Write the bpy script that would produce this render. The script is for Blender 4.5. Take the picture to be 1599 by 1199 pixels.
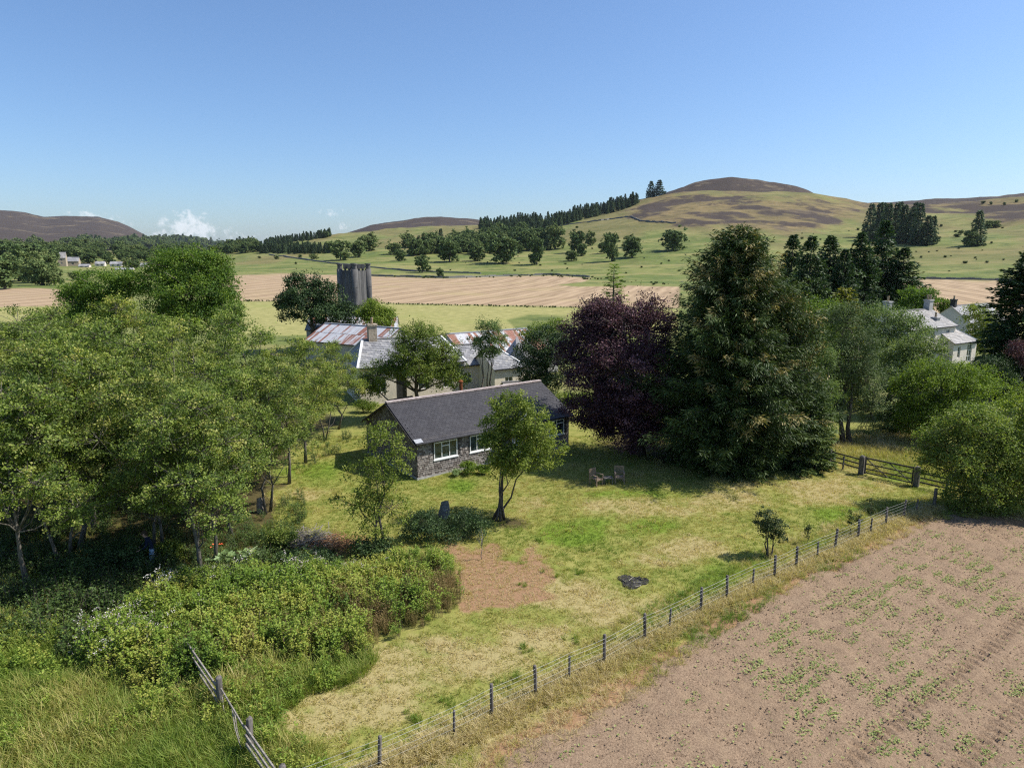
import bpy, math, random
import numpy as np
from mathutils import Vector, Matrix

# ------------------------------------------------------------------ camera, sky, sun, exposure
for o in list(bpy.data.objects): bpy.data.objects.remove(o)
SC = bpy.context.scene
COL = SC.collection
PITCH, FPX, CH = math.radians(10.8), 1066.0, 13.0
cp, sp = math.cos(PITCH), math.sin(PITCH)
cam = bpy.data.cameras.new('camera'); camo = bpy.data.objects.new('camera', cam); COL.objects.link(camo)
cam.sensor_width = 36; cam.lens = 24; cam.clip_start = 0.5; cam.clip_end = 60000
camo.location = (0, 0, CH); camo.rotation_euler = (math.pi/2 - PITCH, 0, 0)
SC.camera = camo
HAZE_D = 2.3e-5
SUN_EL, SUN_AZ = math.radians(51), math.radians(6)         # azimuth from +X towards +Y
sd = Vector((math.cos(SUN_EL)*math.cos(SUN_AZ), math.cos(SUN_EL)*math.sin(SUN_AZ), math.sin(SUN_EL)))
sl = bpy.data.lights.new('sun', 'SUN'); sl.energy = 4.8; sl.angle = math.radians(0.55); sl.color = (1.0, 0.95, 0.87)
slo = bpy.data.objects.new('sun', sl); COL.objects.link(slo); slo.rotation_euler = sd.to_track_quat('Z', 'Y').to_euler(); slo.location = sd*200
SC.view_settings.view_transform = 'Standard'; SC.view_settings.look = 'None'
SC.view_settings.exposure = 0.48; SC.view_settings.gamma = 1.0
SC.cycles.use_denoising = False; SC.cycles.filter_width = 1.2; SC.cycles.max_bounces = 6; SC.cycles.transparent_max_bounces = 6; SC.cycles.volume_bounces = 0

class NT:
    """tiny node-tree writer"""
    def __init__(s, tree): s.t = tree; s.n = tree.nodes; s.l = tree.links
    def add(s, typ, **kw):
        nd = s.n.new(typ)
        ins = kw.pop('ins', {})
        for k, v in kw.items(): setattr(nd, k, v)
        for k, v in ins.items():
            sock = nd.inputs[k]
            if hasattr(v, 'bl_idname') or isinstance(v, bpy.types.NodeSocket): s.l.new(v, sock)
            else: sock.default_value = v
        return nd
    def noise(s, vec, scale, detail=4, rough=.55, dist=0.0):
        return s.add('ShaderNodeTexNoise', ins={'Vector': vec, 'Scale': scale, 'Detail': detail, 'Roughness': rough, 'Distortion': dist}).outputs['Fac']
    def math(s, op, a, b=0.0, c=0.0, clamp=False):
        nd = s.add('ShaderNodeMath', operation=op, use_clamp=clamp)
        for i, v in enumerate((a, b, c)):
            if isinstance(v, bpy.types.NodeSocket): s.l.new(v, nd.inputs[i])
            else: nd.inputs[i].default_value = v
        return nd.outputs[0]
    def ss(s, v, lo, hi):
        nd = s.add('ShaderNodeMapRange', interpolation_type='SMOOTHSTEP', ins={'Value': v, 'From Min': lo, 'From Max': hi})
        return nd.outputs['Result']
    def mix(s, f, a, b, blend='MIX'):
        nd = s.add('ShaderNodeMix', data_type='RGBA', blend_type=blend)
        for i, v in ((0, f), (6, a), (7, b)):
            if isinstance(v, bpy.types.NodeSocket): s.l.new(v, nd.inputs[i])
            else: nd.inputs[i].default_value = v if i == 0 else (*v[:3], 1)
        return nd.outputs[2]
    def ramp(s, f, stops):
        nd = s.add('ShaderNodeValToRGB', ins={'Fac': f}); e = nd.color_ramp.elements
        while len(e) < len(stops): e.new(0.5)
        for k, (p, c) in enumerate(stops): e[k].position = p; e[k].color = (*c, 1)
        return nd.outputs['Color']
    def attr(s, name, typ='GEOMETRY'):
        return s.add('ShaderNodeAttribute', attribute_name=name, attribute_type=typ)
    def combine(s, x, y, z):
        nd = s.add('ShaderNodeCombineXYZ')
        for i, v in enumerate((x, y, z)):
            if isinstance(v, bpy.types.NodeSocket): s.l.new(v, nd.inputs[i])
            else: nd.inputs[i].default_value = v
        return nd.outputs[0]

W = bpy.data.worlds.new('World'); SC.world = W; W.use_nodes = True
w = NT(W.node_tree); w.n.clear()
sky = w.add('ShaderNodeTexSky', sky_type='NISHITA', sun_disc=False, sun_elevation=SUN_EL, sun_rotation=math.pi/2 - SUN_AZ,
            altitude=150, air_density=1.0, dust_density=1.1, ozone_density=8.0)
tc = w.add('ShaderNodeTexCoord').outputs['Generated']
sx = w.add('ShaderNodeSeparateXYZ', ins={0: tc})
def pix_dir(px, py):
    a, t = (px - 799.5)/FPX, (599.5 - py)/FPX
    d = np.array([a, cp + t*sp, -sp + t*cp]); return d/np.linalg.norm(d)
cl = None
n1 = w.noise(tc, 85, 8, .62)
for (px, py, rx, ry, k) in ((292, 357, 34, 20, 1.0), (262, 374, 30, 9, .9), (330, 366, 26, 14, .6), (165, 340, 44, 9, .6), (205, 346, 22, 10, .4),
                            (522, 331, 20, 7, .55), (540, 352, 34, 7, .42), (375, 372, 40, 8, .5), (-160, 345, 70, 18, .8), (1900, 280, 90, 16, .6), (-420, 320, 60, 20, .7)):
    d = pix_dir(px, py); az, el = math.atan2(d[0], d[1]), math.asin(d[2])
    A = w.math('ARCTAN2', sx.outputs[0], sx.outputs[1]); E_ = w.math('ARCSINE', sx.outputs[2])
    q = w.math('ADD', w.math('POWER', w.math('DIVIDE', w.math('SUBTRACT', A, az), rx/FPX), 2.0), w.math('POWER', w.math('DIVIDE', w.math('SUBTRACT', E_, el), ry/FPX), 2.0))
    m = w.math('MULTIPLY', w.math('SUBTRACT', 1.0, w.math('MULTIPLY', q, .5), clamp=True), k)
    cl = m if cl is None else w.math('MAXIMUM', cl, m)
cf = w.ss(w.math('ADD', w.math('MULTIPLY', cl, 1.25), w.math('MULTIPLY', w.math('SUBTRACT', n1, .5), 3.4)), .45, 1.3)
cf = w.math('MULTIPLY', cf, w.ss(cl, 0.0, .2))
skyc = w.mix(w.math('MULTIPLY', cf, .6), sky.outputs[0], (6.4, 6.6, 7.0))
bg = w.add('ShaderNodeBackground', ins={'Color': skyc, 'Strength': 0.119})
w.l.new(bg.outputs[0], w.add('ShaderNodeOutputWorld').inputs[0])

# ------------------------------------------------------------------ maths helpers
RNG = np.random.default_rng(7)
def sstep(a, b, x): t = np.clip((x - a)/(b - a), 0, 1); return t*t*(3 - 2*t)
def vnoise(x, y, seed=0):
    x = np.asarray(x, float); y = np.asarray(y, float)
    ix, iy = np.floor(x).astype(np.int64), np.floor(y).astype(np.int64)
    fx, fy = x - ix, y - iy; fx = fx*fx*(3 - 2*fx); fy = fy*fy*(3 - 2*fy)
    def hsh(a, b):
        k = (a*374761393 + b*668265263 + seed*2147483647 + 1013904223) & 0xffffffff
        k = ((k ^ (k >> 13))*1274126177) & 0xffffffff; k = ((k ^ (k >> 16))*2246822519) & 0xffffffff
        return ((k ^ (k >> 15)) & 0xffffff)/16777215.0
    a, b, c, d = hsh(ix, iy), hsh(ix + 1, iy), hsh(ix, iy + 1), hsh(ix + 1, iy + 1)
    return (a*(1 - fx) + b*fx)*(1 - fy) + (c*(1 - fx) + d*fx)*fy
def fbm(x, y, o=4, seed=0):
    s = 0; a = .5; t = 0
    for k in range(o): s = s + a*vnoise(x*2**k, y*2**k, seed + k*17); t += a; a *= .5
    return s/t
def ray(px, py):
    a, t = (px - 799.5)/FPX, (599.5 - py)/FPX
    return np.array([a, cp + t*sp, -sp + t*cp])
def G(px, py, z=0.0):
    d = ray(px, py); return np.array([0, 0, CH]) + d*((z - CH)/d[2])
def AT(px, py, y):
    d = ray(px, py); return np.array([0, 0, CH]) + d*(y/d[1])
def project(x, y, z):
    dz = z - CH; dep = y*cp - dz*sp; up = y*sp + dz*cp
    dep = np.where(dep < .5, .5, dep)
    return 799.5 + FPX*x/dep, 599.5 - FPX*up/dep
def poly_sdf(px, py, poly):
    """signed distance in the polygon's own units, positive inside"""
    P = np.array(poly, float); d = np.full(np.shape(px), 1e9); ins = np.zeros(np.shape(px), bool)
    for i in range(len(P)):
        a, b = P[i], P[(i + 1) % len(P)]; e = b - a
        wx, wy = px - a[0], py - a[1]
        t = np.clip((wx*e[0] + wy*e[1])/(e @ e), 0, 1)
        d = np.minimum(d, np.hypot(wx - t*e[0], wy - t*e[1]))
        c = ((a[1] > py) != (b[1] > py)) & (px < (b[0] - a[0])*(py - a[1])/(b[1] - a[1] + 1e-12) + a[0])
        ins ^= c
    return np.where(ins, d, -d)

# ------------------------------------------------------------------ the land as a height function
SKY_MAIN = [(-900, 392), (0, 393), (200, 394), (330, 394), (420, 381), (520, 367), (600, 359), (700, 354), (780, 351), (860, 343), (930, 328), (985, 314), (1010, 307),
            (1060, 300), (1100, 297), (1140, 296), (1200, 299), (1260, 304), (1300, 311), (1350, 318), (1440, 318), (1520, 316), (1599, 308), (1700, 300), (2600, 300)]
SKY_DOME = [(930, 350), (985, 322), (1012, 309), (1040, 297), (1080, 284), (1110, 279), (1135, 275.5), (1160, 278), (1200, 283), (1235, 290), (1256, 298), (1275, 309), (1330, 330)]
SKY_MOOR = [(470, 396), (540, 364), (580, 351), (640, 342), (690, 338.5), (730, 341), (770, 346), (830, 355), (900, 380), (1250, 350), (1290, 325), (1330, 318), (1390, 315), (1440, 312), (1500, 309), (1545, 306), (1575, 303), (1599, 300), (1700, 292), (2600, 300)]
SKY_MTN = [(-1200, 350), (-400, 332), (-100, 322), (0, 328), (40, 331), (78, 339), (110, 338), (160, 338.5), (190, 346), (215, 359), (240, 373), (270, 381), (330, 388), (420, 396), (2600, 396)]
def slope_of(u, pts):
    X = [p[0] for p in pts]; Y = [p[1] for p in pts]
    py = np.interp(u, X, Y, left=397, right=397) if pts in (SKY_DOME,) else np.interp(u, X, Y)
    a = (u - 799.5)/FPX; t = (599.5 - py)/FPX
    return (-sp + t*cp)/np.hypot(a, cp + t*sp)
def layer(u, r, pts, r0, R, ex=1.2, back=.5):
    zt = CH + slope_of(u, pts)*R
    t = np.clip((r - r0)/(R - r0), 0, 1)
    return zt*t**ex*(1 - back*sstep(R, R*1.5, r))
def height(x, y):
    x = np.asarray(x, float); y = np.asarray(y, float)
    r = np.hypot(x, y); yy = np.maximum(y, r*.25 + .01)
    u = np.clip(799.5 + FPX*x/(yy*cp), -1300, 2700)
    h = layer(u, r, SKY_MAIN, 400, 1150)
    h = np.maximum(h, layer(u, r, SKY_DOME, 900, 1650, 1.3))
    h = np.maximum(h, layer(u, r, SKY_MOOR, 1100, 2300, 1.2))
    h = np.maximum(h, layer(u, r, SKY_MTN, 1900, 4600, 1.25, .3))
    h = h + (fbm(x/60, y/60, 3, 3) - .5)*1.6*sstep(75, 300, r) + (fbm(x/90, y/90, 4, 9) - .5)*9*sstep(480, 800, r) + (fbm(x/28, y/28, 3, 12) - .5)*3.4*sstep(600, 900, r)
    h = h + (fbm(x/2.2, y/2.2, 3, 5) - .5)*.10*(1 - sstep(50, 80, r))
    return h
def H1(x, y): return float(height(np.array([x]), np.array([y]))[0])
_R = np.geomspace(60, 9000, 700)
def HIT(px, py):
    """where the line of sight through a picture point meets the land"""
    d = ray(px, py); s = _R/np.hypot(d[0], d[1]); x, y, z = d[0]*s, d[1]*s, CH + d[2]*s
    b = np.nonzero(z < height(x, y))[0]
    k = b[0] if len(b) else 330
    return np.array([x[k], y[k], float(height(x[k:k+1], y[k:k+1])[0])])
def GH(px, py):
    p = G(px, py); return np.array([p[0], p[1], H1(p[0], p[1])])

# ------------------------------------------------------------------ mesh helpers
def tag(o, label=None, cat=None, group=None, kind=None):
    if label: o['label'] = label
    if cat: o['category'] = cat
    if group: o['group'] = group
    if kind: o['kind'] = kind
    return o
def empty(name, loc, rz=0, **kw):
    o = bpy.data.objects.new(name, None); COL.objects.link(o); o.location = loc; o.rotation_euler = (0, 0, rz)
    o.empty_display_size = .3
    return tag(o, **kw)
def link(name, me, parent=None, **kw):
    o = bpy.data.objects.new(name, me); COL.objects.link(o); o.parent = parent
    return tag(o, **kw)
def mesh_np(name, V, F, m, face_attr=None, smooth=False):
    V = np.asarray(V, np.float32); F = np.asarray(F, np.int32); k = F.shape[1]
    me = bpy.data.meshes.new(name)
    me.vertices.add(len(V)); me.vertices.foreach_set('co', V.ravel())
    me.loops.add(F.size); me.loops.foreach_set('vertex_index', F.ravel())
    me.polygons.add(len(F)); me.polygons.foreach_set('loop_start', np.arange(0, F.size, k, dtype=np.int32))
    me.polygons.foreach_set('use_smooth', np.full(len(F), smooth))
    me.update(calc_edges=True)
    for nm, (dom, arr) in (face_attr or {}).items():
        arr = np.asarray(arr, np.float32)
        if arr.ndim == 2: a = me.attributes.new(nm, 'FLOAT_COLOR', dom); a.data.foreach_set('color', arr.ravel())
        else: a = me.attributes.new(nm, 'FLOAT', dom); a.data.foreach_set('value', arr)
    if m: me.materials.append(m)
    return me
class MB:
    def __init__(s): s.v = []; s.f = []
    def add(s, vs, fs): b = len(s.v); s.v += [tuple(map(float, q)) for q in vs]; s.f += [tuple(b + i for i in f) for f in fs]; return s
    def hexa(s, p): return s.add(p, [(0, 3, 2, 1), (4, 5, 6, 7), (0, 1, 5, 4), (1, 2, 6, 5), (2, 3, 7, 6), (3, 0, 4, 7)])
    def box(s, x0, x1, y0, y1, z0, z1):
        return s.hexa([(x0, y0, z0), (x1, y0, z0), (x1, y1, z0), (x0, y1, z0), (x0, y0, z1), (x1, y0, z1), (x1, y1, z1), (x0, y1, z1)])
    def beam(s, p, q, wd, ht, up=(0, 0, 1)):
        p, q = Vector(p), Vector(q); d = (q - p).normalized(); sd_ = d.cross(Vector(up))
        if sd_.length < 1e-4: sd_ = Vector((1, 0, 0))
        sd_.normalize(); u = sd_.cross(d); a, b = sd_*wd/2, u*ht/2
        return s.hexa([p - a - b, p + a - b, q + a - b, q - a - b, p - a + b, p + a + b, q + a + b, q - a + b])
    def tube(s, pts, rad, n=6, cap=True):
        pts = [Vector(p) for p in pts]; rad = rad if hasattr(rad, '__len__') else [rad]*len(pts)
        b = len(s.v); L = len(pts); ref = Vector((.31, .95, .05))
        for i, p in enumerate(pts):
            d = (pts[min(i + 1, L - 1)] - pts[max(i - 1, 0)])
            if d.length < 1e-6: d = Vector((0, 0, 1))
            d.normalize(); a = d.cross(ref)
            if a.length < .05: a = d.cross(Vector((1, 0, 0)))
            a.normalize(); c = d.cross(a)
            for k in range(n):
                t = 2*math.pi*k/n; s.v.append(tuple(p + (a*math.cos(t) + c*math.sin(t))*rad[i]))
        for i in range(L - 1):
            for k in range(n):
                k2 = (k + 1) % n; s.f.append((b + i*n + k, b + i*n + k2, b + (i + 1)*n + k2, b + (i + 1)*n + k))
        if cap:
            s.f.append(tuple(b + k for k in reversed(range(n)))); s.f.append(tuple(b + (L - 1)*n + k for k in range(n)))
        return s
    def mesh(s, name, m, smooth=False):
        me = bpy.data.meshes.new(name); me.from_pydata(s.v, [], s.f); me.update()
        if smooth: me.polygons.foreach_set('use_smooth', np.full(len(me.polygons), True))
        if m: me.materials.append(m)
        return me
    def build(s, name, m, parent=None, smooth=False, **kw): return link(name, s.mesh(name, m, smooth), parent, **kw)

# ------------------------------------------------------------------ materials
def new_mat(name):
    m = bpy.data.materials.new(name); m.use_nodes = True; t = NT(m.node_tree); t.n.clear(); return m, t
def finish(t, col, rough=.85, bump=None, bstr=.4, bdist=.02, spec=.3, metal=0.0):
    b = t.add('ShaderNodeBsdfPrincipled')
    for k, v in (('Base Color', col), ('Roughness', rough), ('Specular IOR Level', spec), ('Metallic', metal)):
        if isinstance(v, bpy.types.NodeSocket): t.l.new(v, b.inputs[k])
        else: b.inputs[k].default_value = (*v, 1) if k == 'Base Color' else v
    if bump is not None:
        bn = t.add('ShaderNodeBump', ins={'Height': bump, 'Strength': bstr, 'Distance': bdist}); t.l.new(bn.outputs[0], b.inputs['Normal'])
    t.l.new(b.outputs[0], t.add('ShaderNodeOutputMaterial').inputs[0])
def plain(name, a, b, scale=6, rough=.85, bump=.3, spec=.3, metal=0.0, stretch=(1, 1, 1), blotch=None, bdist=.01):
    m, t = new_mat(name); co = t.add('ShaderNodeTexCoord').outputs['Object']
    mp = t.add('ShaderNodeMapping', ins={'Vector': co, 'Scale': stretch}).outputs[0]
    n = t.noise(mp, scale, 6, .6); col = t.mix(t.ss(n, .3, .72), a, b)
    if blotch: col = t.mix(t.math('MULTIPLY', t.ss(t.noise(co, scale*.13, 4, .6), .5, .68), blotch[1]), col, blotch[0])
    finish(t, col, rough, n, bump, bdist, spec, metal); return m
def leafmat(name, stops, trans=.38, inst=False, rough=.55, gain=(1, 1, 1)):
    m, t = new_mat(name); stops = [(p_, tuple(c_*g_ for c_, g_ in zip(q_, gain))) for p_, q_ in stops]
    f = t.attr('tint', 'INSTANCER' if inst else 'GEOMETRY').outputs['Fac']
    if inst:
        f2 = t.attr('bt').outputs['Fac']; f = t.math('ADD', f, t.math('MULTIPLY', t.math('SUBTRACT', f2, .5), .35), clamp=True)
    col = t.ramp(f, stops)
    if not inst:                                                      # every tree its own green
        rn = t.add('ShaderNodeObjectInfo').outputs['Random']; col = t.mix(1.0, col, t.ramp(rn, [(0, (.78, .84, .85)), (.35, (1.02, 1.0, .95)), (.65, (.86, .95, .90)), (1, (1.16, 1.10, 1.0))]), 'MULTIPLY')
    b = t.add('ShaderNodeBsdfPrincipled', ins={'Base Color': col, 'Roughness': rough, 'Specular IOR Level': .25})
    tr = t.add('ShaderNodeBsdfTranslucent', ins={'Color': t.mix(.5, col, t.mix(1.0, col, (1.5, 1.6, .5), 'MULTIPLY'))})
    mx = t.add('ShaderNodeMixShader', ins={0: trans, 1: b.outputs[0], 2: tr.outputs[0]})
    t.l.new(mx.outputs[0], t.add('ShaderNodeOutputMaterial').inputs[0]); return m
M = {}
M['bark'] = plain('bark', (.055, .045, .034), (.16, .14, .115), 14, .95, .8, .1, stretch=(1, 1, .2), bdist=.03)
M['bark_pale'] = plain('bark_pale', (.07, .062, .05), (.19, .175, .148), 12, .95, .7, .1, stretch=(1, 1, .25), bdist=.03)
M['deadwood'] = plain('deadwood', (.14, .12, .10), (.34, .31, .27), 20, .95, .5, .1, stretch=(1, 1, .3))
M['post_wood'] = plain('post_wood', (.075, .066, .06), (.21, .19, .17), 9, .95, .6, .1, stretch=(2, 2, .2), blotch=((.05, .045, .04), .6))
M['rail_wood'] = plain('rail_wood', (.15, .13, .11), (.36, .33, .29), 9, .95, .5, .1, stretch=(.4, 2, 2))
M['gate_wood'] = plain('gate_wood', (.035, .032, .028), (.10, .092, .08), 9, .9, .5, .15, stretch=(.5, 2, 2))
M['gate_post'] = plain('gate_post', (.07, .065, .058), (.20, .185, .165), 9, .95, .6, .1, stretch=(2, 2, .3))
M['teak'] = plain('teak', (.17, .12, .085), (.34, .26, .19), 9, .8, .4, .2, stretch=(.6, 2, 2))
M['wire'] = plain('wire', (.26, .26, .25), (.40, .40, .38), 3, .5, .05, .4, .3)
M['stone'] = plain('stone', (.10, .10, .10), (.27, .265, .25), 7, .95, .9, .2, bdist=.05)
M['white_paint'] = plain('white_paint', (.68, .68, .66), (.82, .82, .80), 4, .5, .05, .4)
M['white_wall'] = plain('white_wall', (.62, .54, .46), (.74, .66, .57), 5, .9, .3, .2, blotch=((.42, .40, .36), .5))
M['grey_wall'] = plain('grey_wall', (.30, .29, .28), (.46, .45, .43), 5, .95, .5, .2, blotch=((.22, .21, .20), .5))
M['cream_wall'] = plain('cream_wall', (.62, .54, .40), (.74, .67, .52), 5, .9, .3, .2)
M['dark_trim'] = plain('dark_trim', (.018, .018, .02), (.04, .04, .042), 6, .6, .2, .3)
M['concrete'] = plain('concrete', (.075, .074, .074), (.155, .15, .142), 1.3, .95, .5, .2, stretch=(1, 1, .25), blotch=((.07, .068, .068), .6), bdist=.05)
M['brick_stone'] = plain('brick_stone', (.30, .24, .17), (.50, .42, .31), 6, .95, .6, .2, bdist=.04)
M['pot'] = plain('pot', (.30, .22, .14), (.42, .33, .22), 6, .9, .3, .2)
M['rust'] = plain('rust', (.12, .035, .012), (.30, .10, .035), 9, .9, .5, .2)
M['lead'] = plain('lead', (.28, .29, .31), (.40, .41, .43), 8, .5, .2, .4)
M['ridge_tile'] = plain('ridge_tile', (.30, .24, .22), (.52, .45, .42), 6, .9, .3, .2)
M['ash'] = plain('ash', (.010, .010, .010), (.075, .070, .066), 9, 1, .6, .1, bdist=.06)
M['denim'] = plain('denim', (.20, .30, .42), (.34, .46, .60), 30, .9, .2, .1)
M['navy'] = plain('navy', (.012, .016, .035), (.03, .038, .07), 30, .9, .2, .1)
M['skin'] = plain('skin', (.42, .25, .17), (.50, .31, .22), 10, .6, .1, .3)
M['hair'] = plain('hair', (.03, .02, .012), (.08, .055, .035), 30, .7, .3, .2)
M['flower_red'] = plain('flower_red', (.60, .09, .03), (.75, .16, .06), 10, .7, .1, .2)

def shingle_mat():
    m, t = new_mat('weathered_shingle'); co = t.add('ShaderNodeTexCoord').outputs['Object']
    f = t.attr('tint').outputs['Fac']
    col = t.ramp(f, [(0, (.11, .092, .08)), (.3, (.20, .172, .152)), (.7, (.29, .26, .235)), (1, (.38, .345, .31))])
    n = t.noise(t.add('ShaderNodeMapping', ins={'Vector': co, 'Scale': (9, 9, 1.2)}).outputs[0], 5, 4)
    finish(t, t.mix(t.math('MULTIPLY', n, .4), col, (.10, .085, .08)), .95, n, .5, .01, .1); return m
M['shingle'] = shingle_mat()
def slate_mat(name, stops, moss):
    m, t = new_mat(name); co = t.add('ShaderNodeTexCoord').outputs['Object']; f = t.attr('tint').outputs['Fac']
    n = t.noise(co, 1.1, 5, .65); col = t.mix(t.math('MULTIPLY', t.ss(n, .5, .75), moss[1]), t.ramp(f, stops), moss[0])
    finish(t, col, .6, t.noise(co, 20, 3), .3, .006, .35); return m
M['slate_dark'] = slate_mat('slate_dark', [(0, (.031, .029, .032)), (.6, (.040, .038, .042)), (1, (.050, .048, .052))], ((.060, .056, .055), .5))
M['slate_grey'] = slate_mat('slate_grey', [(0, (.17, .17, .18)), (.6, (.25, .25, .255)), (1, (.36, .35, .34))], ((.36, .33, .26), .5))
M['slate_pale'] = slate_mat('slate_pale', [(0, (.22, .21, .20)), (.6, (.30, .285, .27)), (1, (.39, .37, .35))], ((.31, .26, .20), .6))
def glass_mat():
    m, t = new_mat('window_glass'); co = t.add('ShaderNodeTexCoord').outputs['Object']
    col = t.mix(t.ss(t.noise(co, 1.7, 2), .35, .65), (.012, .018, .018), (.05, .075, .075)); finish(t, col, .06, None, spec=.8); return m
M['glass'] = glass_mat()
def tin_mat(name, amount):
    m, t = new_mat(name); co = t.add('ShaderNodeTexCoord').outputs['UV']; ob = t.add('ShaderNodeTexCoord').outputs['Object']
    f = t.attr('tint').outputs['Fac']                                   # each sheet its own age
    streak = t.noise(t.add('ShaderNodeMapping', ins={'Vector': ob, 'Scale': (3.0, .35, .35)}).outputs[0], 1.6, 5, .65)
    r = t.ss(t.math('ADD', t.math('MULTIPLY', f, .55), t.math('MULTIPLY', streak, .75)), amount, amount + .16)
    base = t.mix(t.noise(ob, 2.5, 4), (.36, .365, .38), (.55, .555, .57))
    rust = t.mix(t.noise(ob, 7, 4), (.17, .07, .045), (.33, .155, .10))
    finish(t, t.mix(r, base, rust), .55, t.noise(ob, 10, 3), .2, .01, .4); return m
M['tin_a'] = tin_mat('rusty_tin_mid', .64); M['tin_b'] = tin_mat('rusty_tin_heavy', .54)

# ------------------------------------------------------------------ land cover maps (picture outlines laid down on the land)
STUB = [[(330, 432), (440, 427), (560, 431), (700, 435), (860, 430), (925, 434), (912, 440), (868, 445), (905, 448), (985, 446), (1060, 448), (1060, 481), (900, 479), (620, 474), (500, 470), (370, 470), (330, 466)],
        [(-160, 452), (60, 450), (92, 452), (122, 468), (110, 478), (-160, 482)], [(1400, 436), (1480, 437), (1700, 441), (1700, 500), (1560, 500), (1400, 484)]]
PALE = [[(320, 471), (500, 472), (640, 476), (900, 481), (1060, 483), (1060, 524), (800, 524), (600, 524), (320, 524)], [(-160, 482), (120, 478), (140, 500), (-160, 505)]]
GBIT = [(792, 500), (826, 491), (900, 493), (900, 516), (806, 514)]
HEATH = [(960, 335), (990, 316), (1040, 300), (1300, 310), (1700, 303), (1700, 352), (1560, 352), (1480, 332), (1400, 338), (1345, 335), (1290, 362), (1230, 372), (1180, 366), (1130, 360), (1060, 362), (1000, 352)]
FIELD_PX = [(700, 1240), (790, 1185), (850, 1150), (940, 1096), (1010, 1050), (1100, 985), (1190, 930), (1280, 885), (1370, 845), (1440, 812), (1495, 801), (1599, 815), (1720, 840)]
FIELD = [tuple(G(*q)[:2]) for q in FIELD_PX] + [(52, 27), (52, 6), (-4, 6)]
FENCE_PX = [(592, 1203, 1.05, 0), (709, 1152, .85, 1), (768, 1121, 1.08, 0), (837, 1088, 1.08, 0), (889, 1063, .85, 1), (943, 1039, 1.1, 0), (1007, 1002, 1.06, 0), (1045, 982, .82, 1), (1094, 958, 1.05, 0),
            (1135, 938, 1.04, 0), (1175, 917, .8, 1), (1209, 904, 1.06, 0), (1243, 887, 1.0, 0), (1276, 873, .82, 1), (1303, 861, 1.08, 0), (1340, 843, 1.02, 0), (1359, 834, .82, 1), (1383, 823, 1.02, 0), (1410, 811, 1.05, 0), (1430, 803, .82, 1), (1458, 793, 1.1, 0)]
FPTS = [G(a, b)[:2] for a, b, c, d in FENCE_PX]
FA, FB = np.array([-6.2, 13.6]), np.array(FPTS[-1])
def seg_dist(x, y, a, b):
    e = b - a; t = np.clip(((x - a[0])*e[0] + (y - a[1])*e[1])/(e @ e), 0, 1)
    return np.hypot(x - a[0] - t*e[0], y - a[1] - t*e[1])
def fence_d(x, y):
    d = 1e9; P = [FA] + FPTS
    for a, b in zip(P[:-1], P[1:]): d = np.minimum(d, seg_dist(x, y, np.array(a), np.array(b)))
    return d
BROWN = [(700, 858), (770, 846), (838, 872), (862, 900), (820, 925), (770, 945), (735, 965), (722, 955), (725, 925)]
THICKET = [(128, 1012), (210, 950), (270, 905), (345, 893), (430, 900), (560, 888), (620, 870), (705, 872), (722, 905), (722, 948), (660, 985), (585, 1010), (582, 1032), (480, 1050), (400, 1046), (330, 1078), (250, 1098), (150, 1068), (110, 1036)]
LONG = [(-260, 940), (60, 985), (130, 1010), (110, 1040), (200, 1096), (320, 1084), (400, 1046), (500, 1052), (585, 1030), (560, 1058), (480, 1082), (440, 1110), (420, 1150), (500, 1190), (560, 1260), (-260, 1300)]
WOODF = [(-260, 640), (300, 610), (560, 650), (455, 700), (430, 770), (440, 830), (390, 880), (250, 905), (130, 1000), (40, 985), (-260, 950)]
BLOBS_DRY = [(620, 1040, 100, 38, 1), (560, 1105, 95, 30, .9), (700, 1010, 90, 25, .7), (1085, 858, 65, 24, .9), (1290, 762, 90, 26, .9), (1150, 775, 90, 20, .7), (975, 790, 90, 22, .65), (880, 925, 110, 32, .85), (960, 960, 90, 30, .85),
             (760, 1030, 100, 32, .95), (1060, 800, 60, 12, .5), (1010, 878, 60, 14, .6), (470, 775, 70, 18, .5), (820, 785, 60, 18, .5), (1210, 830, 60, 16, .4), (840, 1000, 90, 30, .8), (480, 1130, 70, 24, 1), (1330, 710, 110, 16, .6), (1500, 700, 60, 20, .3)]
BLOBS_LUSH = [(885, 835, 60, 22, 1), (940, 810, 70, 18, .5), (1010, 820, 70, 20, .6), (1180, 880, 60, 24, .8), (1100, 905, 80, 25, .6), (880, 1060, 90, 30, .35), (700, 1090, 90, 25, .35), (500, 740, 70, 30, .6), (700, 760, 80, 18, .6), (1420, 735, 60, 22, .9), (1330, 800, 70, 25, .7), (980, 770, 120, 12, .6), (830, 890, 60, 22, .7)]
def blobs(px, py, L):
    m = np.zeros(np.shape(px))
    for x, y, a, b, k in L: m = np.maximum(m, k*np.exp(-(((px - x)/a)**2 + ((py - y)/b)**2)))
    return m
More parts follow.
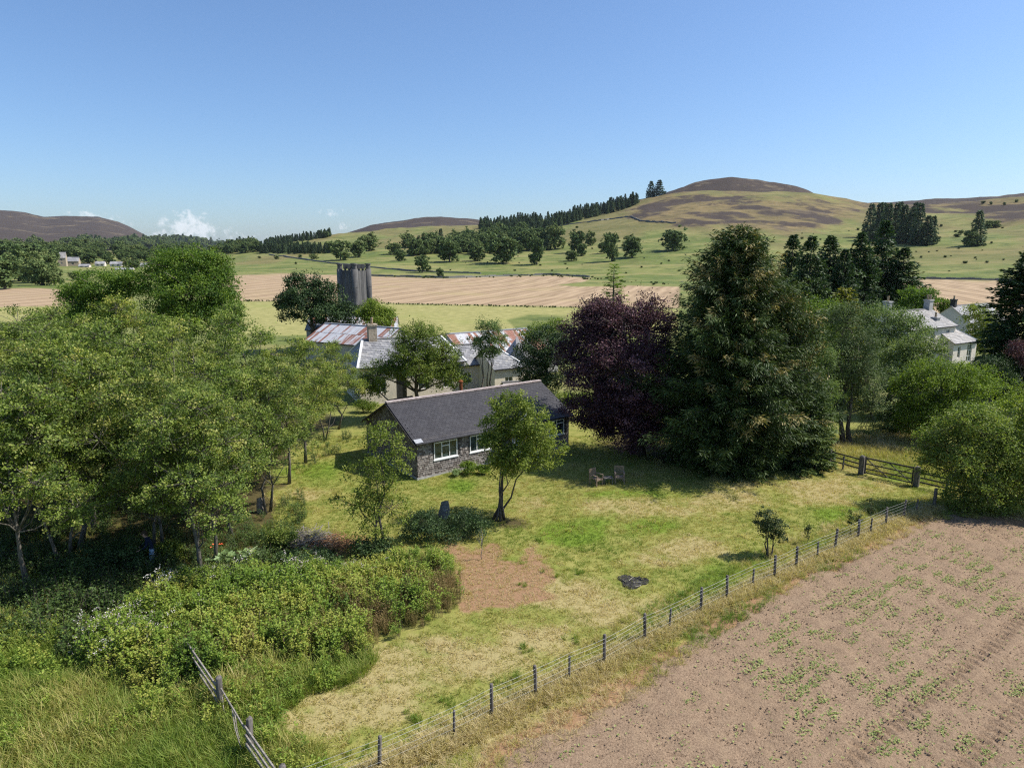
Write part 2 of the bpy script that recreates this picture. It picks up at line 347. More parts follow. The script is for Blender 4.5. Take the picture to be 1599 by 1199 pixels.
def near_maps(x, y):
    px, py = project(x, y, np.zeros_like(x)); n = (fbm(x*.7, y*.7, 4, 21) - .5)
    dry = np.clip(blobs(px, py, BLOBS_DRY) + n*.9, 0, 1)
    lush = np.clip(blobs(px, py, BLOBS_LUSH)*1.1 - n*.7, 0, 1)
    brown = sstep(-26, 26, poly_sdf(px, py, BROWN) + n*95)
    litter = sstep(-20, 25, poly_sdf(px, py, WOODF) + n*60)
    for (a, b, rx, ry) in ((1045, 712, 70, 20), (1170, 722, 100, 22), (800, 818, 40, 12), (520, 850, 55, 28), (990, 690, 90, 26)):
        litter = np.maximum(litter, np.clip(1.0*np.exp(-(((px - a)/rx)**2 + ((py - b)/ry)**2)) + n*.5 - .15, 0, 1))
    fd = fence_d(x, y); verge = np.exp(-(fd/.55)**2)
    side = poly_sdf(x, y, FIELD)
    strip = sstep(1.9, 1.1, fd)*(poly_sdf(x, y, [tuple(FA + (8, -6))] + [tuple(FA)] + [tuple(p) for p in FPTS] + [(40, 20)]) > 0)
    dry = np.clip(dry + strip*(.6 + n*1.6), 0, 1); brown = np.maximum(brown, sstep(-1.3, -.1, side + n*2.5)*.85)
    return dry, lush*(1 - strip), brown, litter, verge, side, px, py

# ------------------------------------------------------------------ ground sheet
fine = np.radians(np.arange(-47, 47.01, .19)); coarse = np.radians(np.arange(51, 310, 6.0))
ANG = np.concatenate([fine, coarse]); RAD = np.concatenate([[.01], np.geomspace(3.0, 120, 250), np.geomspace(122, 12000, 220)])
A_, R_ = np.meshgrid(ANG, RAD); X = (np.sin(A_)*R_).ravel(); Y = (np.cos(A_)*R_).ravel()
Zt = height(X, Y)
PX, PY = project(X, Y, Zt); front = Y > 3
side = poly_sdf(X, Y, FIELD); rr = np.hypot(X, Y)
Zt = Zt - .45*sstep(.35, 1.0, side)
far = rr > 62
nzf = (fbm(X/25, Y/25, 4, 31) - .5)
stub = np.zeros(len(X)); pale = np.zeros(len(X))
for P in STUB: stub = np.maximum(stub, sstep(-.7, .7, poly_sdf(PX, PY, P) + nzf*1.2))
for P in PALE: pale = np.maximum(pale, sstep(-.7, .7, poly_sdf(PX, PY, P)))
stub *= far & front & (rr < 700); pale *= far & front & (rr < 500) 
pale *= 1 - sstep(-1.5, 1.5, poly_sdf(PX, PY, GBIT))
hs = sstep(-10, 14, poly_sdf(PX, PY, HEATH) + nzf*26)*(rr > 500)*front
patch = fbm(X/38, Y/85, 5, 41)
heath = np.clip(hs*(.42 + .38*sstep(.3, .7, patch)), 0, 1)
heath = np.maximum(heath, sstep(1180, 1330, rr + nzf*160)*(.55 + .45*sstep(.2, .6, patch + .3*sstep(1350, 1700, rr))))
moorg = np.clip(hs*1.0 + sstep(900, 1500, rr + nzf*300)*.8, 0, 1)
moorg = np.maximum(moorg, .55*sstep(.5, .62, fbm(X/70, Y/150, 3, 51))*sstep(420, 600, rr))
moorg = np.maximum(moorg, .75*sstep(620, 900, rr + nzf*260)*sstep(940, 1060, PX)*front*sstep(.3, .6, fbm(X/50, Y/110, 4, 55)))
nr = ~far & front
dry = np.zeros(len(X)); lush = dry.copy(); brown = dry.copy(); litter = dry.copy(); verge = dry.copy()
dd = near_maps(X[nr], Y[nr])
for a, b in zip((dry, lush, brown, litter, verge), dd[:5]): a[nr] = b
lush = np.maximum(lush, (~front & (rr < 200))*.6)
na, nrw = len(ANG), len(RAD)
I = np.arange(na*nrw).reshape(nrw, na); I2 = np.roll(I, -1, axis=1)
Fq = np.stack([I[:-1], I2[:-1], I2[1:], I[1:]], -1).reshape(-1, 4)

def ground_mat():
    m, t = new_mat('ground_cover'); co = t.add('ShaderNodeTexCoord').outputs['Object']
    a = t.attr('mA'); b = t.attr('mB'); c = t.attr('mC')
    sa = t.add('ShaderNodeSeparateColor', ins={0: a.outputs['Color']}); sb = t.add('ShaderNodeSeparateColor', ins={0: b.outputs['Color']}); scn = t.add('ShaderNodeSeparateColor', ins={0: c.outputs['Color']})
    n_f = t.noise(co, 9, 5, .65); n_m = t.noise(co, 1.3, 5, .6); n_c = t.noise(co, .28, 4, .6); n_x = t.noise(co, .02, 6, .62)
    edge = lambda mk, wob=.5: t.ss(t.math('ADD', mk, t.math('MULTIPLY', t.math('SUBTRACT', t.math('ADD', t.math('MULTIPLY', n_m, .6), t.math('MULTIPLY', n_f, .4)), .5), wob*2)), .3, .7)
    # far pasture
    past = t.mix(t.ss(n_x, .3, .7), (.105, .142, .036), (.205, .210, .070))
    past = t.mix(t.math('MULTIPLY', t.ss(t.noise(co, .10, 9, .75), .47, .62), .8), past, (.062, .090, .027))
    past = t.mix(t.math('MULTIPLY', t.ss(t.noise(t.add('ShaderNodeMapping', ins={'Vector': co, 'Scale': (1, 2.2, 1), 'Rotation': (0, 0, .4)}).outputs[0], .018, 9, .74), .48, .62), .75), past, (.255, .225, .09))
    # near lawn
    lawn = t.mix(t.ss(n_m, .3, .7), (.160, .185, .038), (.275, .258, .075))
    lawn = t.mix(t.math('MULTIPLY', t.ss(n_f, .45, .7), .55), lawn, (.26, .235, .075))
    lawn = t.mix(edge(sb.outputs[2], .35), lawn, t.mix(n_f, (.095, .165, .018), (.185, .245, .034)))
    lawn = t.mix(t.math('MULTIPLY', edge(sb.outputs[0], .55), .9), lawn, t.mix(n_f, (.24, .20, .082), (.42, .345, .17)))
    lawn = t.mix(edge(sb.outputs[1], .75), lawn, t.mix(n_f, (.155, .088, .045), (.38, .238, .138)))
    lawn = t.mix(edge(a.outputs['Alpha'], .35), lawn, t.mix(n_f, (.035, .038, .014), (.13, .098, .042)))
    lawn = t.mix(edge(b.outputs['Alpha'], .3), lawn, t.mix(n_f, (.22, .165, .10), (.42, .33, .22)))
    col = t.mix(scn.outputs[0], lawn, past)
    # stubble with swath lines
    wv = t.add('ShaderNodeTexWave', wave_type='BANDS', bands_direction='X', ins={'Vector': t.add('ShaderNodeMapping', ins={'Vector': co, 'Rotation': (0, 0, math.radians(16))}).outputs[0], 'Scale': .030, 'Distortion': 9.0, 'Detail': 4, 'Detail Scale': .5}).outputs['Fac']
    wv2 = t.add('ShaderNodeTexWave', wave_type='BANDS', bands_direction='X', ins={'Vector': t.add('ShaderNodeMapping', ins={'Vector': co, 'Rotation': (0, 0, math.radians(16))}).outputs[0], 'Scale': .085, 'Distortion': 6.0, 'Detail': 3, 'Detail Scale': .2}).outputs['Fac']
    st = t.mix(t.math('ADD', t.math('MULTIPLY', wv, .5), t.math('MULTIPLY', wv2, .5)), (.245, .172, .104), (.415, .305, .190))
    st = t.mix(t.math('MULTIPLY', t.ss(t.noise(co, .03, 5, .6), .5, .75), .6), st, (.33, .27, .12))
    col = t.mix(sa.outputs[0], col, st)
    pl = t.mix(t.ss(t.noise(co, .5, 5, .7), .35, .7), (.235, .225, .080), (.345, .315, .125))
    pl = t.mix(t.math('MULTIPLY', t.ss(t.noise(co, .035, 4), .45, .7), .5), pl, (.22, .25, .065))
    col = t.mix(sa.outputs[1], col, pl)
    mg = t.mix(t.ss(t.noise(co, .045, 6, .7), .3, .7), (.105, .088, .040), (.225, .168, .078))
    col = t.mix(scn.outputs[1], col, mg)
    hm = t.ss(t.math('ADD', sa.outputs[2], t.math('MULTIPLY', t.math('SUBTRACT', t.noise(t.add('ShaderNodeMapping', ins={'Vector': co, 'Scale': (1, .8, .5)}).outputs[0], .017, 10, .70), .5), 2.6)), .42, .72)
    hc = t.mix(t.noise(co, .02, 6, .7), (.036, .029, .025), (.082, .062, .048))
    hc = t.mix(t.math('MULTIPLY', t.ss(t.noise(co, .008, 5, .7), .55, .66), .8), hc, (.16, .125, .075))
    col = t.mix(hm, col, hc)
    h = t.math('ADD', t.math('MULTIPLY', n_f, .035), t.math('MULTIPLY', n_m, .04))
    finish(t, col, .95, h, .9, 1.0, .1); return m
M['ground'] = ground_mat()
isfar = sstep(52, 66, rr)
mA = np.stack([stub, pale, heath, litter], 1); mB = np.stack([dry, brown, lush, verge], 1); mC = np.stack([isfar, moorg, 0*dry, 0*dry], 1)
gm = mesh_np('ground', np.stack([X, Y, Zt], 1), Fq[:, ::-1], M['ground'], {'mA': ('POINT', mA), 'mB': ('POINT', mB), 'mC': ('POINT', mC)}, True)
link('ground', gm, kind='structure')

# ------------------------------------------------------------------ tilled field
cs = .105
gx = np.arange(-5, 51, cs); gy = np.arange(9.5, 36.5, cs); FX, FY = np.meshgrid(gx, gy)
sdf = poly_sdf(FX, FY, FIELD) + (fbm(FX*1.1, FY*1.1, 5, 61) - .5)*2.0
fdir = (FB - np.array(FPTS[2])); fdir = fdir/np.linalg.norm(fdir); fn = np.array([fdir[1], -fdir[0]])
S_ = FX*fdir[0] + FY*fdir[1]; D_ = (FX - FPTS[2][0])*fn[0] + (FY - FPTS[2][1])*fn[1] + (fbm(FX*.08, FY*.08, 2, 71) - .5)*1.5
nz = (fbm(FX*2.1, FY*2.1, 4, 63) - .5)*.11 + np.clip(fbm(FX*4.5, FY*4.5, 2, 64) - .64, 0, 1)*.2
trk = np.zeros_like(FX); rib = np.zeros_like(FX)
for k, dd0 in enumerate((6.6, 8.4, 11.9, 13.7, 17.2, 19.0, 22.6)):
    e = np.exp(-((D_ - dd0)/.30)**4); trk = np.maximum(trk, e)
    rib += e*np.sin(2*math.pi*(S_ + .35*np.abs(D_ - dd0))/.40)*.075*sstep(1050, 1300, project(FX, FY, 0*FX)[0])
rib *= sstep(.35, .6, fbm(FX*.25, FY*.25, 2, 66))
zf = height(FX, FY) + .03 + nz*(1 - .55*trk)*sstep(-.1, .8, sdf) + rib - .035*trk + .012*np.sin(D_*2*math.pi/.75)
zf = np.where(sdf < .12, height(FX, FY) - .06, zf)
ok = sdf > -.12
Ii = np.arange(FX.size).reshape(FX.shape)
quad = np.stack([Ii[:-1, :-1], Ii[:-1, 1:], Ii[1:, 1:], Ii[1:, :-1]], -1).reshape(-1, 4)
okq = ok.ravel()[quad].all(1)
vis_px, vis_py = project(FX.ravel(), FY.ravel(), 0*FX.ravel())
okq &= (vis_px[quad].mean(1) < 1850) & (vis_py[quad].mean(1) < 1420)
quad = quad[okq]; used = np.unique(quad); rem = -np.ones(FX.size, int); rem[used] = np.arange(len(used))
def soil_mat():
    m, t = new_mat('dry_soil'); co = t.add('ShaderNodeTexCoord').outputs['Object']
    n1, n2, n3 = t.noise(co, 16, 5, .7), t.noise(co, 2.2, 5, .6), t.noise(co, .3, 4, .6)
    c = t.mix(t.ss(n1, .3, .7), (.172, .115, .074), (.355, .252, .165)); c = t.mix(t.math('MULTIPLY', t.ss(n2, .45, .7), .5), c, (.34, .245, .155)); c = t.mix(t.math('MULTIPLY', t.ss(n3, .45, .7), .3), c, (.26, .18, .11))
    c = t.mix(t.math('MULTIPLY', t.ss(t.noise(co, 38, 2), .66, .74), .5), c, (.48, .40, .30))
    finish(t, c, .98, t.math('ADD', n1, t.math('MULTIPLY', t.noise(co, 45, 3), .5)), .9, .05, .1); return m
M['soil'] = soil_mat()
link('tilled_field', mesh_np('tilled_field', np.stack([FX.ravel()[used], FY.ravel()[used], zf.ravel()[used]], 1), rem[quad], M['soil'], None, True), kind='structure')
def field_z(x, y): return height(x, y) + .02

# ------------------------------------------------------------------ scattering of uncountable stuff
def scatter(name, P, rot, scl, tint, idx, protos, label, cat):
    n = len(P); me = bpy.data.meshes.new(name); me.vertices.add(n); me.vertices.foreach_set('co', np.asarray(P, np.float32).ravel())
    for nm, ty, key, arr in (('rot', 'FLOAT_VECTOR', 'vector', rot), ('scl', 'FLOAT_VECTOR', 'vector', scl), ('tint', 'FLOAT', 'value', tint)):
        a = me.attributes.new(nm, ty, 'POINT'); a.data.foreach_set(key, np.asarray(arr, np.float32).ravel())
    a = me.attributes.new('idx', 'INT', 'POINT'); a.data.foreach_set('value', np.asarray(idx, np.int32))
    c = bpy.data.collections.new(name + '_kinds')
    for k, pm in enumerate(protos): c.objects.link(bpy.data.objects.new(f'{name}_kind_{k:02d}', pm))
    ng = bpy.data.node_groups.new(name, 'GeometryNodeTree')
    ng.interface.new_socket('Geometry', in_out='INPUT', socket_type='NodeSocketGeometry'); ng.interface.new_socket('Geometry', in_out='OUTPUT', socket_type='NodeSocketGeometry')
    N = ng.nodes; gi, go = N.new('NodeGroupInput'), N.new('NodeGroupOutput')
    ip = N.new('GeometryNodeInstanceOnPoints'); ci = N.new('GeometryNodeCollectionInfo'); ci.inputs['Collection'].default_value = c; ci.inputs['Separate Children'].default_value = True; ci.inputs['Reset Children'].default_value = True
    def na_(nm, ty): q = N.new('GeometryNodeInputNamedAttribute'); q.data_type = ty; q.inputs[0].default_value = nm; return [s for s in q.outputs if s.enabled and s.name == 'Attribute'][0]
    L = ng.links; L.new(gi.outputs[0], ip.inputs['Points']); L.new(ci.outputs[0], ip.inputs['Instance']); ip.inputs['Pick Instance'].default_value = True
    L.new(na_('idx', 'INT'), ip.inputs['Instance Index']); L.new(na_('rot', 'FLOAT_VECTOR'), ip.inputs['Rotation']); L.new(na_('scl', 'FLOAT_VECTOR'), ip.inputs['Scale']); L.new(ip.outputs[0], go.inputs[0])
    o = link(name, me, label=label, cat=cat, kind='stuff'); md = o.modifiers.new('scatter', 'NODES'); md.node_group = ng
    return o
def rnd_rs(n, smin, smax, tilt=.12, rng=RNG):
    rot = np.stack([rng.normal(0, tilt, n), rng.normal(0, tilt, n), rng.uniform(0, 6.283, n)], 1)
    s = rng.uniform(smin, smax, n); return rot, np.stack([s, s, s*rng.uniform(.8, 1.25, n)], 1)
def leaf_quads(C, T, N_, l, wd, fold=.18):
    """rhombic leaves: centre, axis, normal, length, width"""
    T = T/np.linalg.norm(T, axis=1, keepdims=True); B = np.cross(N_, T); B /= np.linalg.norm(B, axis=1, keepdims=True) + 1e-9; Nn = np.cross(T, B)
    l = np.asarray(l)[:, None]; wd = np.asarray(wd)[:, None]; up = Nn*wd*fold
    V = np.stack([C - T*l/2, C + B*wd/2 + up, C + T*l/2, C - B*wd/2 + up], 1).reshape(-1, 3)
    return V, np.arange(len(V)).reshape(-1, 4)
def tuft(name, seed, n, h, spread, wd, lean, m):
    r = np.random.default_rng(seed); a = r.uniform(0, 6.283, n); d = spread*np.sqrt(r.uniform(0, 1, n))
    b = np.stack([np.cos(a)*d, np.sin(a)*d, np.full(n, -.01)], 1); a2 = a + r.normal(0, .8, n); hh = h*r.uniform(.55, 1.15, n); ln = lean*hh*r.uniform(.3, 1.4, n)
    dirv = np.stack([np.cos(a2), np.sin(a2), 0*a], 1); sd_ = np.stack([-np.sin(a2), np.cos(a2), 0*a], 1)*wd/2*r.uniform(.7, 1.3, n)[:, None]
    mid = b + dirv*ln[:, None]*.35; mid[:, 2] = hh*.6; tip = b + dirv*ln[:, None]; tip[:, 2] = hh*(1 - .12*lean)
    V = np.stack([b - sd_, b + sd_, mid + sd_*.8, mid - sd_*.8, tip + sd_*.25, tip - sd_*.25], 1).reshape(-1, 3); k = np.arange(n)[:, None]*6
    F = np.concatenate([k + [[0, 1, 2, 3]], k + [[3, 2, 4, 5]]]); bt = np.tile(r.uniform(0, 1, n), 2)
    return mesh_np(name, V, F, m, {'bt': ('FACE', bt)})
def leafy(name, seed, nst, h, spread, leaf, per, m, stem_m=None, top=None, topn=0, lo=.1, wfac=.6):
    """a clump of upright leafy stems; top: material for flower spikes"""
    r = np.random.default_rng(seed); C = []; T = []; N_ = []; l = []; mi = []; SV = MB()
    for k in range(nst):
        a, d = r.uniform(0, 6.283), spread*math.sqrt(r.uniform(0, 1)); b = np.array([math.cos(a)*d, math.sin(a)*d, 0.]); ln = r.normal(0, .16, 2); hh = h*r.uniform(.7, 1.15)
        tp = b + np.array([ln[0]*hh, ln[1]*hh, hh]); SV.tube([b, (b + tp)/2, tp], [.007, .005, .003], 3, False)
        for j in range(per):
            t_ = r.uniform(lo, 1); a2 = r.uniform(0, 6.283); o = np.array([math.cos(a2), math.sin(a2), r.uniform(-.1, .7)]); s = leaf*r.uniform(.7, 1.3)
            C.append(b + (tp - b)*t_ + o*s*.6); T.append(o); N_.append(np.array([r.normal(0, .5), r.normal(0, .5), 1.])); l.append(s); mi.append(0)
        for j in range(topn):
            C.append(tp + np.array([r.normal(0, .025), r.normal(0, .025), r.uniform(-.06, .10)])); T.append(r.normal(0, 1, 3)); N_.append(r.normal(0, 1, 3)); l.append(.045); mi.append(1)
    C, T, N_, l, mi = np.array(C), np.array(T), np.array(N_), np.array(l), np.array(mi)
    V, F = leaf_quads(C, T, N_, l, np.where(mi == 1, l*.9, l*wfac)); bt = r.uniform(0, 1, len(F))
    sv = np.array(SV.v); sf = np.array(SV.f); V = np.concatenate([V, sv]); F = np.concatenate([F, sf + len(C)*4]); bt = np.concatenate([bt, np.zeros(len(sf))]); mi = np.concatenate([mi, np.full(len(sf), 2)])
    me = mesh_np(name, V, F, m, {'bt': ('FACE', bt)}); me.materials.append(top or m); me.materials.append(stem_m or M['bark']); me.polygons.foreach_set('material_index', mi.astype(np.int32)); return me
M['grass'] = leafmat('grass_blade', [(0, (.110, .185, .028)), (.35, (.200, .252, .056)), (.6, (.315, .285, .098)), (.8, (.43, .36, .17)), (1, (.48, .385, .27))], .4, True, gain=(1.14, 1.16, .95))
M['weed'] = leafmat('weed_leaf', [(0, (.17, .25, .07)), (.5, (.33, .40, .13)), (1, (.52, .54, .24))], .3, True)
M['thicket_leaf'] = leafmat('thicket_leaf', [(0, (.070, .130, .020)), (.4, (.165, .255, .036)), (.7, (.255, .335, .050)), (1, (.38, .37, .08))], .35, True)
M['reed'] = leafmat('dry_stem', [(0, (.11, .10, .03)), (.5, (.23, .18, .06)), (1, (.36, .25, .12))], .2, True)
M['petal'] = leafmat('pale_petal', [(0, (.62, .50, .50)), (1, (.85, .78, .74))], .3, True)
M['under_leaf'] = leafmat('undergrowth_leaf', [(0, (.035, .07, .016)), (.5, (.09, .145, .034)), (.8, (.17, .21, .045)), (1, (.26, .21, .06))], .3, True)

def area_pts(n, x0, x1, y0, y1, rng=RNG): return rng.uniform(x0, x1, n), rng.uniform(y0, y1, n)
def px_in(x, y, poly, z=0.): a, b = project(x, y, np.zeros_like(x) + z); return poly_sdf(a, b, poly)
# mown lawn: short tufts over the whole plot
x, y = area_pts(150000, -14, 30, 13, 48)
dryv, lushv, brv, litv, vgv, sidev, px, py = near_maps(x, y)
keep = (sidev < -.1) & (px > -30) & (px < 1640) & (py < 1225) & (px_in(x, y, THICKET) < -2) & (px_in(x, y, LONG) < 4) & (litv < .75) & (RNG.uniform(0, 1, len(x)) < np.clip(.62 - .12*brv - .2*litv, .1, 1)*np.clip(1.25 - (y - 14)/60, .4, 1))
x, y = x[keep], y[keep]; dryv, lushv, brv, vgv = dryv[keep], lushv[keep], brv[keep], vgv[keep]; n = len(x)
rot, scl = rnd_rs(n, .55, 1.2, .15)
coarse_n = fbm(x*1.1, y*1.1, 3, 91)
tint = np.clip(.50 + (coarse_n - .5)*.8 + .45*dryv - .3*lushv + .6*brv + .4*vgv + RNG.normal(0, .08, n), 0, 1)
scl *= (1 + 1.1*np.clip(coarse_n - .62, 0, 1)*4*(RNG.uniform(0, 1, n) < .35))[:, None]
scatter('lawn_grass', np.stack([x, y, height(x, y)], 1), rot, scl, tint, RNG.integers(0, 4, n), [tuft('lawn_tuft', 100 + k, 11, .075, .09, .016, .7, M['grass']) for k in range(4)], 'patchy mown lawn grass, green and straw coloured, around the bungalow', 'grass')
# darker green coarse tufts dotted about
TUFTS = [(1005, 975), (921, 974), (882, 1000), (840, 1012), (818, 1015), (800, 1000), (795, 1063), (850, 1060), (870, 900), (860, 880), (905, 895), (735, 955), (810, 915), (796, 935), (700, 1095), (675, 1100), (950, 1000), (1010, 940), (1030, 1000), (740, 1050), (640, 1120), (1050, 900), (1000, 850), (880, 870), (920, 860), (960, 870), (840, 845), (1110, 900), (1130, 915), (700, 1040), (560, 1170), (600, 1150), (650, 1140), (500, 1165)]
xs, ys = [], []
for a, b in TUFTS[::2]:
    g = G(a, b); k = RNG.integers(3, 8); xs += list(g[0] + RNG.normal(0, .18, k)); ys += list(g[1] + RNG.normal(0, .18, k))
xs, ys = np.array(xs), np.array(ys); n = len(xs); rot, scl = rnd_rs(n, .45, .9)
scatter('coarse_grass', np.stack([xs, ys, height(xs, ys)], 1), rot, scl, RNG.uniform(.05, .3, n), RNG.integers(0, 3, n), [tuft('coarse_tuft', 120 + k, 34, .22, .10, .014, .6, M['grass']) for k in range(3)], 'dark green coarse grass tufts dotted over the dry lawn', 'grass')
# long grass, bottom left, and paddock beyond the gate
x, y = area_pts(30000, -26, 0, 10.5, 27); s = px_in(x, y, LONG); px, py = project(x, y, 0*x)
k = (s > -6) & (px > -60) & (py < 1240); x, y = x[k], y[k]
x2, y2 = area_pts(9000, 15, 36, 37, 50); px2, py2 = project(x2, y2, 0*x2)
k = (poly_sdf(px2, py2, [(1270, 690), (1450, 672), (1520, 720), (1500, 770), (1440, 758), (1345, 735), (1290, 716)]) > 0); x2, y2 = x2[k], y2[k]
x = np.concatenate([x, x2]); y = np.concatenate([y, y2]); n = len(x); rot, scl = rnd_rs(n, .6, 1.25, .16)
nn = fbm(x*.55, y*.55, 4, 95); tint = np.clip(.33 + (nn - .5)*.75 + RNG.normal(0, .09, n) + np.where(y > 36, .16 + .5*sstep(43, 46, y), 0), 0, 1); scl[y > 36] *= .75
scl *= (.5 + .8*nn)[:, None]
scatter('long_grass', np.stack([x, y, height(x, y)], 1), rot, scl, tint, RNG.integers(0, 5, n), [tuft('long_tuft', 140 + q, 16, .46, .15, .017, .75, M['grass']) for q in range(5)], 'rank long meadow grass below the flowering thicket and behind the gate', 'grass')
# weeds in the long grass
x, y = area_pts(5200, -26, 0, 10.5, 27); s = px_in(x, y, LONG); px, py = project(x, y, 0*x)
k = (s > -6) & (px > -60) & (fbm(x*.4, y*.4, 3, 97) + .25*sstep(1120, 1000, py) > .58); x, y = x[k], y[k]; n = len(x); rot, scl = rnd_rs(n, .6, 1.2)
scatter('meadow_weeds', np.stack([x, y, height(x, y)], 1), rot, scl, RNG.uniform(.35, .95, n), RNG.integers(0, 3, n), [leafy('meadow_weed', 160 + q, 5, .55, .16, .075, 16, M['thicket_leaf'], M['thicket_leaf']) for q in range(3)], 'yellow green weeds and nettles among the long grass', 'weeds')
# pink-brown dry grass under the fence and along the field edge
ts = RNG.uniform(0, 1, 5200); seg = np.array([FA] + FPTS); cum = np.concatenate([[0], np.cumsum(np.hypot(*np.diff(seg, axis=0).T))]); q = ts*cum[-1]
x = np.interp(q, cum, seg[:, 0]) + RNG.normal(.10, .20, len(q)); y = np.interp(q, cum, seg[:, 1]) + RNG.normal(-.06, .20, len(q))
x3, y3 = area_pts(26000, -6, 26, 12, 36); sd3 = poly_sdf(x3, y3, FIELD); fd3 = fence_d(x3, y3); k = (sd3 < .55) & (sd3 > -2.4) & (fd3 < 2.0); x3, y3 = x3[k], y3[k]
n0 = len(x); x = np.concatenate([x, x3]); y = np.concatenate([y, y3]); n = len(x); rot, scl = rnd_rs(n, .6, 1.2, .2); vn = fbm(x*.35, y*.35, 3, 99)
tint = np.clip(np.where(np.arange(n) < n0, .92, .62 + (vn - .5)*2.4) + RNG.normal(0, .06, n), 0, 1); scl[n0:] *= .75
scatter('verge_grass', np.stack([x, y, height(x, y)], 1), rot, scl, tint, RNG.integers(0, 3, n), [tuft('verge_tuft', 180 + q, 15, .26, .12, .014, 1.0, M['grass']) for q in range(3)], 'bleached pinkish grass along the wire fence and field edge', 'grass')
# field: clods and seedlings
def clod(seed):
    r = np.random.default_rng(seed); t = (1 + 5**.5)/2
    V = np.array([(-1, t, 0), (1, t, 0), (-1, -t, 0), (1, -t, 0), (0, -1, t), (0, 1, t), (0, -1, -t), (0, 1, -t), (t, 0, -1), (t, 0, 1), (-t, 0, -1), (-t, 0, 1)])/1.9*r.uniform(.7, 1.25, (12, 1))
    F = [(0, 11, 5), (0, 5, 1), (0, 1, 7), (0, 7, 10), (0, 10, 11), (1, 5, 9), (5, 11, 4), (11, 10, 2), (10, 7, 6), (7, 1, 8), (3, 9, 4), (3, 4, 2), (3, 2, 6), (3, 6, 8), (3, 8, 9), (4, 9, 5), (2, 4, 11), (6, 2, 10), (8, 6, 7), (9, 8, 1)]
    return mesh_np('clod', V*.03*np.array([1, 1, .7]), F, M['soil'], {'bt': ('FACE', r.uniform(0, 1, 20))})
x, y = area_pts(80000, -4, 48, 10, 36); sd0 = poly_sdf(x, y, FIELD); px, py = project(x, y, 0*x); k = (sd0 > .25) & (px < 1660) & (py < 1240); x, y = x[k], y[k]; n = len(x)
rot, scl = rnd_rs(n, .3, .75, 1.0); scl *= (RNG.pareto(3.2, n)*.5 + .7).clip(0, 2.0)[:, None]
scatter('soil_clods', np.stack([x, y, field_z(x, y) + .012], 1), rot, scl, RNG.uniform(0, 1, n), RNG.integers(0, 3, n), [clod(q) for q in range(3)], 'dry brown soil clods scattered over the tilled field', 'soil')
def seedling(seed):
    r = np.random.default_rng(seed); k = 9; a = r.uniform(0, 6.283, k); T = np.stack([np.cos(a), np.sin(a), r.uniform(.1, .8, k)], 1); C = T*.045*r.uniform(.6, 1.4, k)[:, None]; C[:, 2] += .02
    V, F = leaf_quads(C, T, np.tile([0, 0, 1.], (k, 1)) + r.normal(0, .3, (k, 3)), r.uniform(.07, .12, k), r.uniform(.04, .07, k)); return mesh_np('seedling', V, F, M['weed'], {'bt': ('FACE', r.uniform(0, 1, k))})
x, y = area_pts(300000, 0, 48, 10, 36); sd0 = poly_sdf(x, y, FIELD); px, py = project(x, y, 0*x)
pr = sstep(.38, .70, fbm(x*.28, y*.28, 4, 111) + .17*np.exp(-((px - 1340)/190)**2 - ((py - 1000)/95)**2) + .08*np.exp(-((px - 1540)/90)**2 - ((py - 900)/60)**2) - .16*sstep(3.0, 0, sd0) - .02*sstep(1120, 1199, py))*sstep(.38, .70, fbm(x*1.3, y*1.3, 4, 112))*(.55 + .45*np.sin(((x - FPTS[2][0])*fn[0] + (y - FPTS[2][1])*fn[1])*2*math.pi/.55))*1.25 + .015
k = (sd0 > .8) & (px < 1660) & (py < 1240) & (RNG.uniform(0, 1, len(x)) < pr*1.0); x, y = x[k], y[k]; n = len(x); rot, scl = rnd_rs(n, .25, .55, .15)
scatter('field_seedlings', np.stack([x, y, field_z(x, y) + .03], 1), rot, scl, RNG.uniform(.3, 1, n), RNG.integers(0, 4, n), [seedling(q + 10) for q in range(4)], 'bright green weed seedlings sprouting in the tilled field', 'seedlings')
# thicket
x, y = area_pts(7000, -20, 0, 15, 29); px, py = project(x, y, 0*x); s = poly_sdf(px, py, THICKET); k = s > 2; x, y, px, py, s = x[k], y[k], px[k], py[k], s[k]; n = len(x); rot, scl = rnd_rs(n, .75, 1.2, .1)
hgt = (.42 + .42*sstep(0, 26, s))*(.75 + .55*fbm(x*.6, y*.6, 3, 121)); scl *= hgt[:, None]
fl = .25*blobs(px, py, [(150, 1020, 45, 22, 1.0), (205, 1005, 50, 22, 1.0), (170, 985, 40, 18, .9), (245, 1010, 30, 14, .6), (450, 915, 40, 18, .8), (360, 920, 50, 16, .5), (230, 935, 40, 16, .6), (470, 905, 60, 18, .7), (270, 915, 30, 12, .4), (560, 900, 40, 14, .3), (690, 865, 30, 12, .5)])*2.4
brn = blobs(px, py, [(600, 985, 85, 34, 1.2), (690, 940, 55, 46, 1.3), (480, 1010, 70, 25, .55), (330, 1030, 38, 26, .8), (370, 1045, 40, 22, .7), (540, 960, 60, 20, .5)])
u = RNG.uniform(0, 1, n); idx = np.where(u < brn*.8, 6 + RNG.integers(0, 2, n), np.where(RNG.uniform(0, 1, n) < fl, 4 + RNG.integers(0, 2, n), RNG.integers(0, 4, n)))
tint = np.clip(.64 + (fbm(x*.8, y*.8, 4, 123) - .5)*1.4 + RNG.normal(0, .1, n), 0, 1)
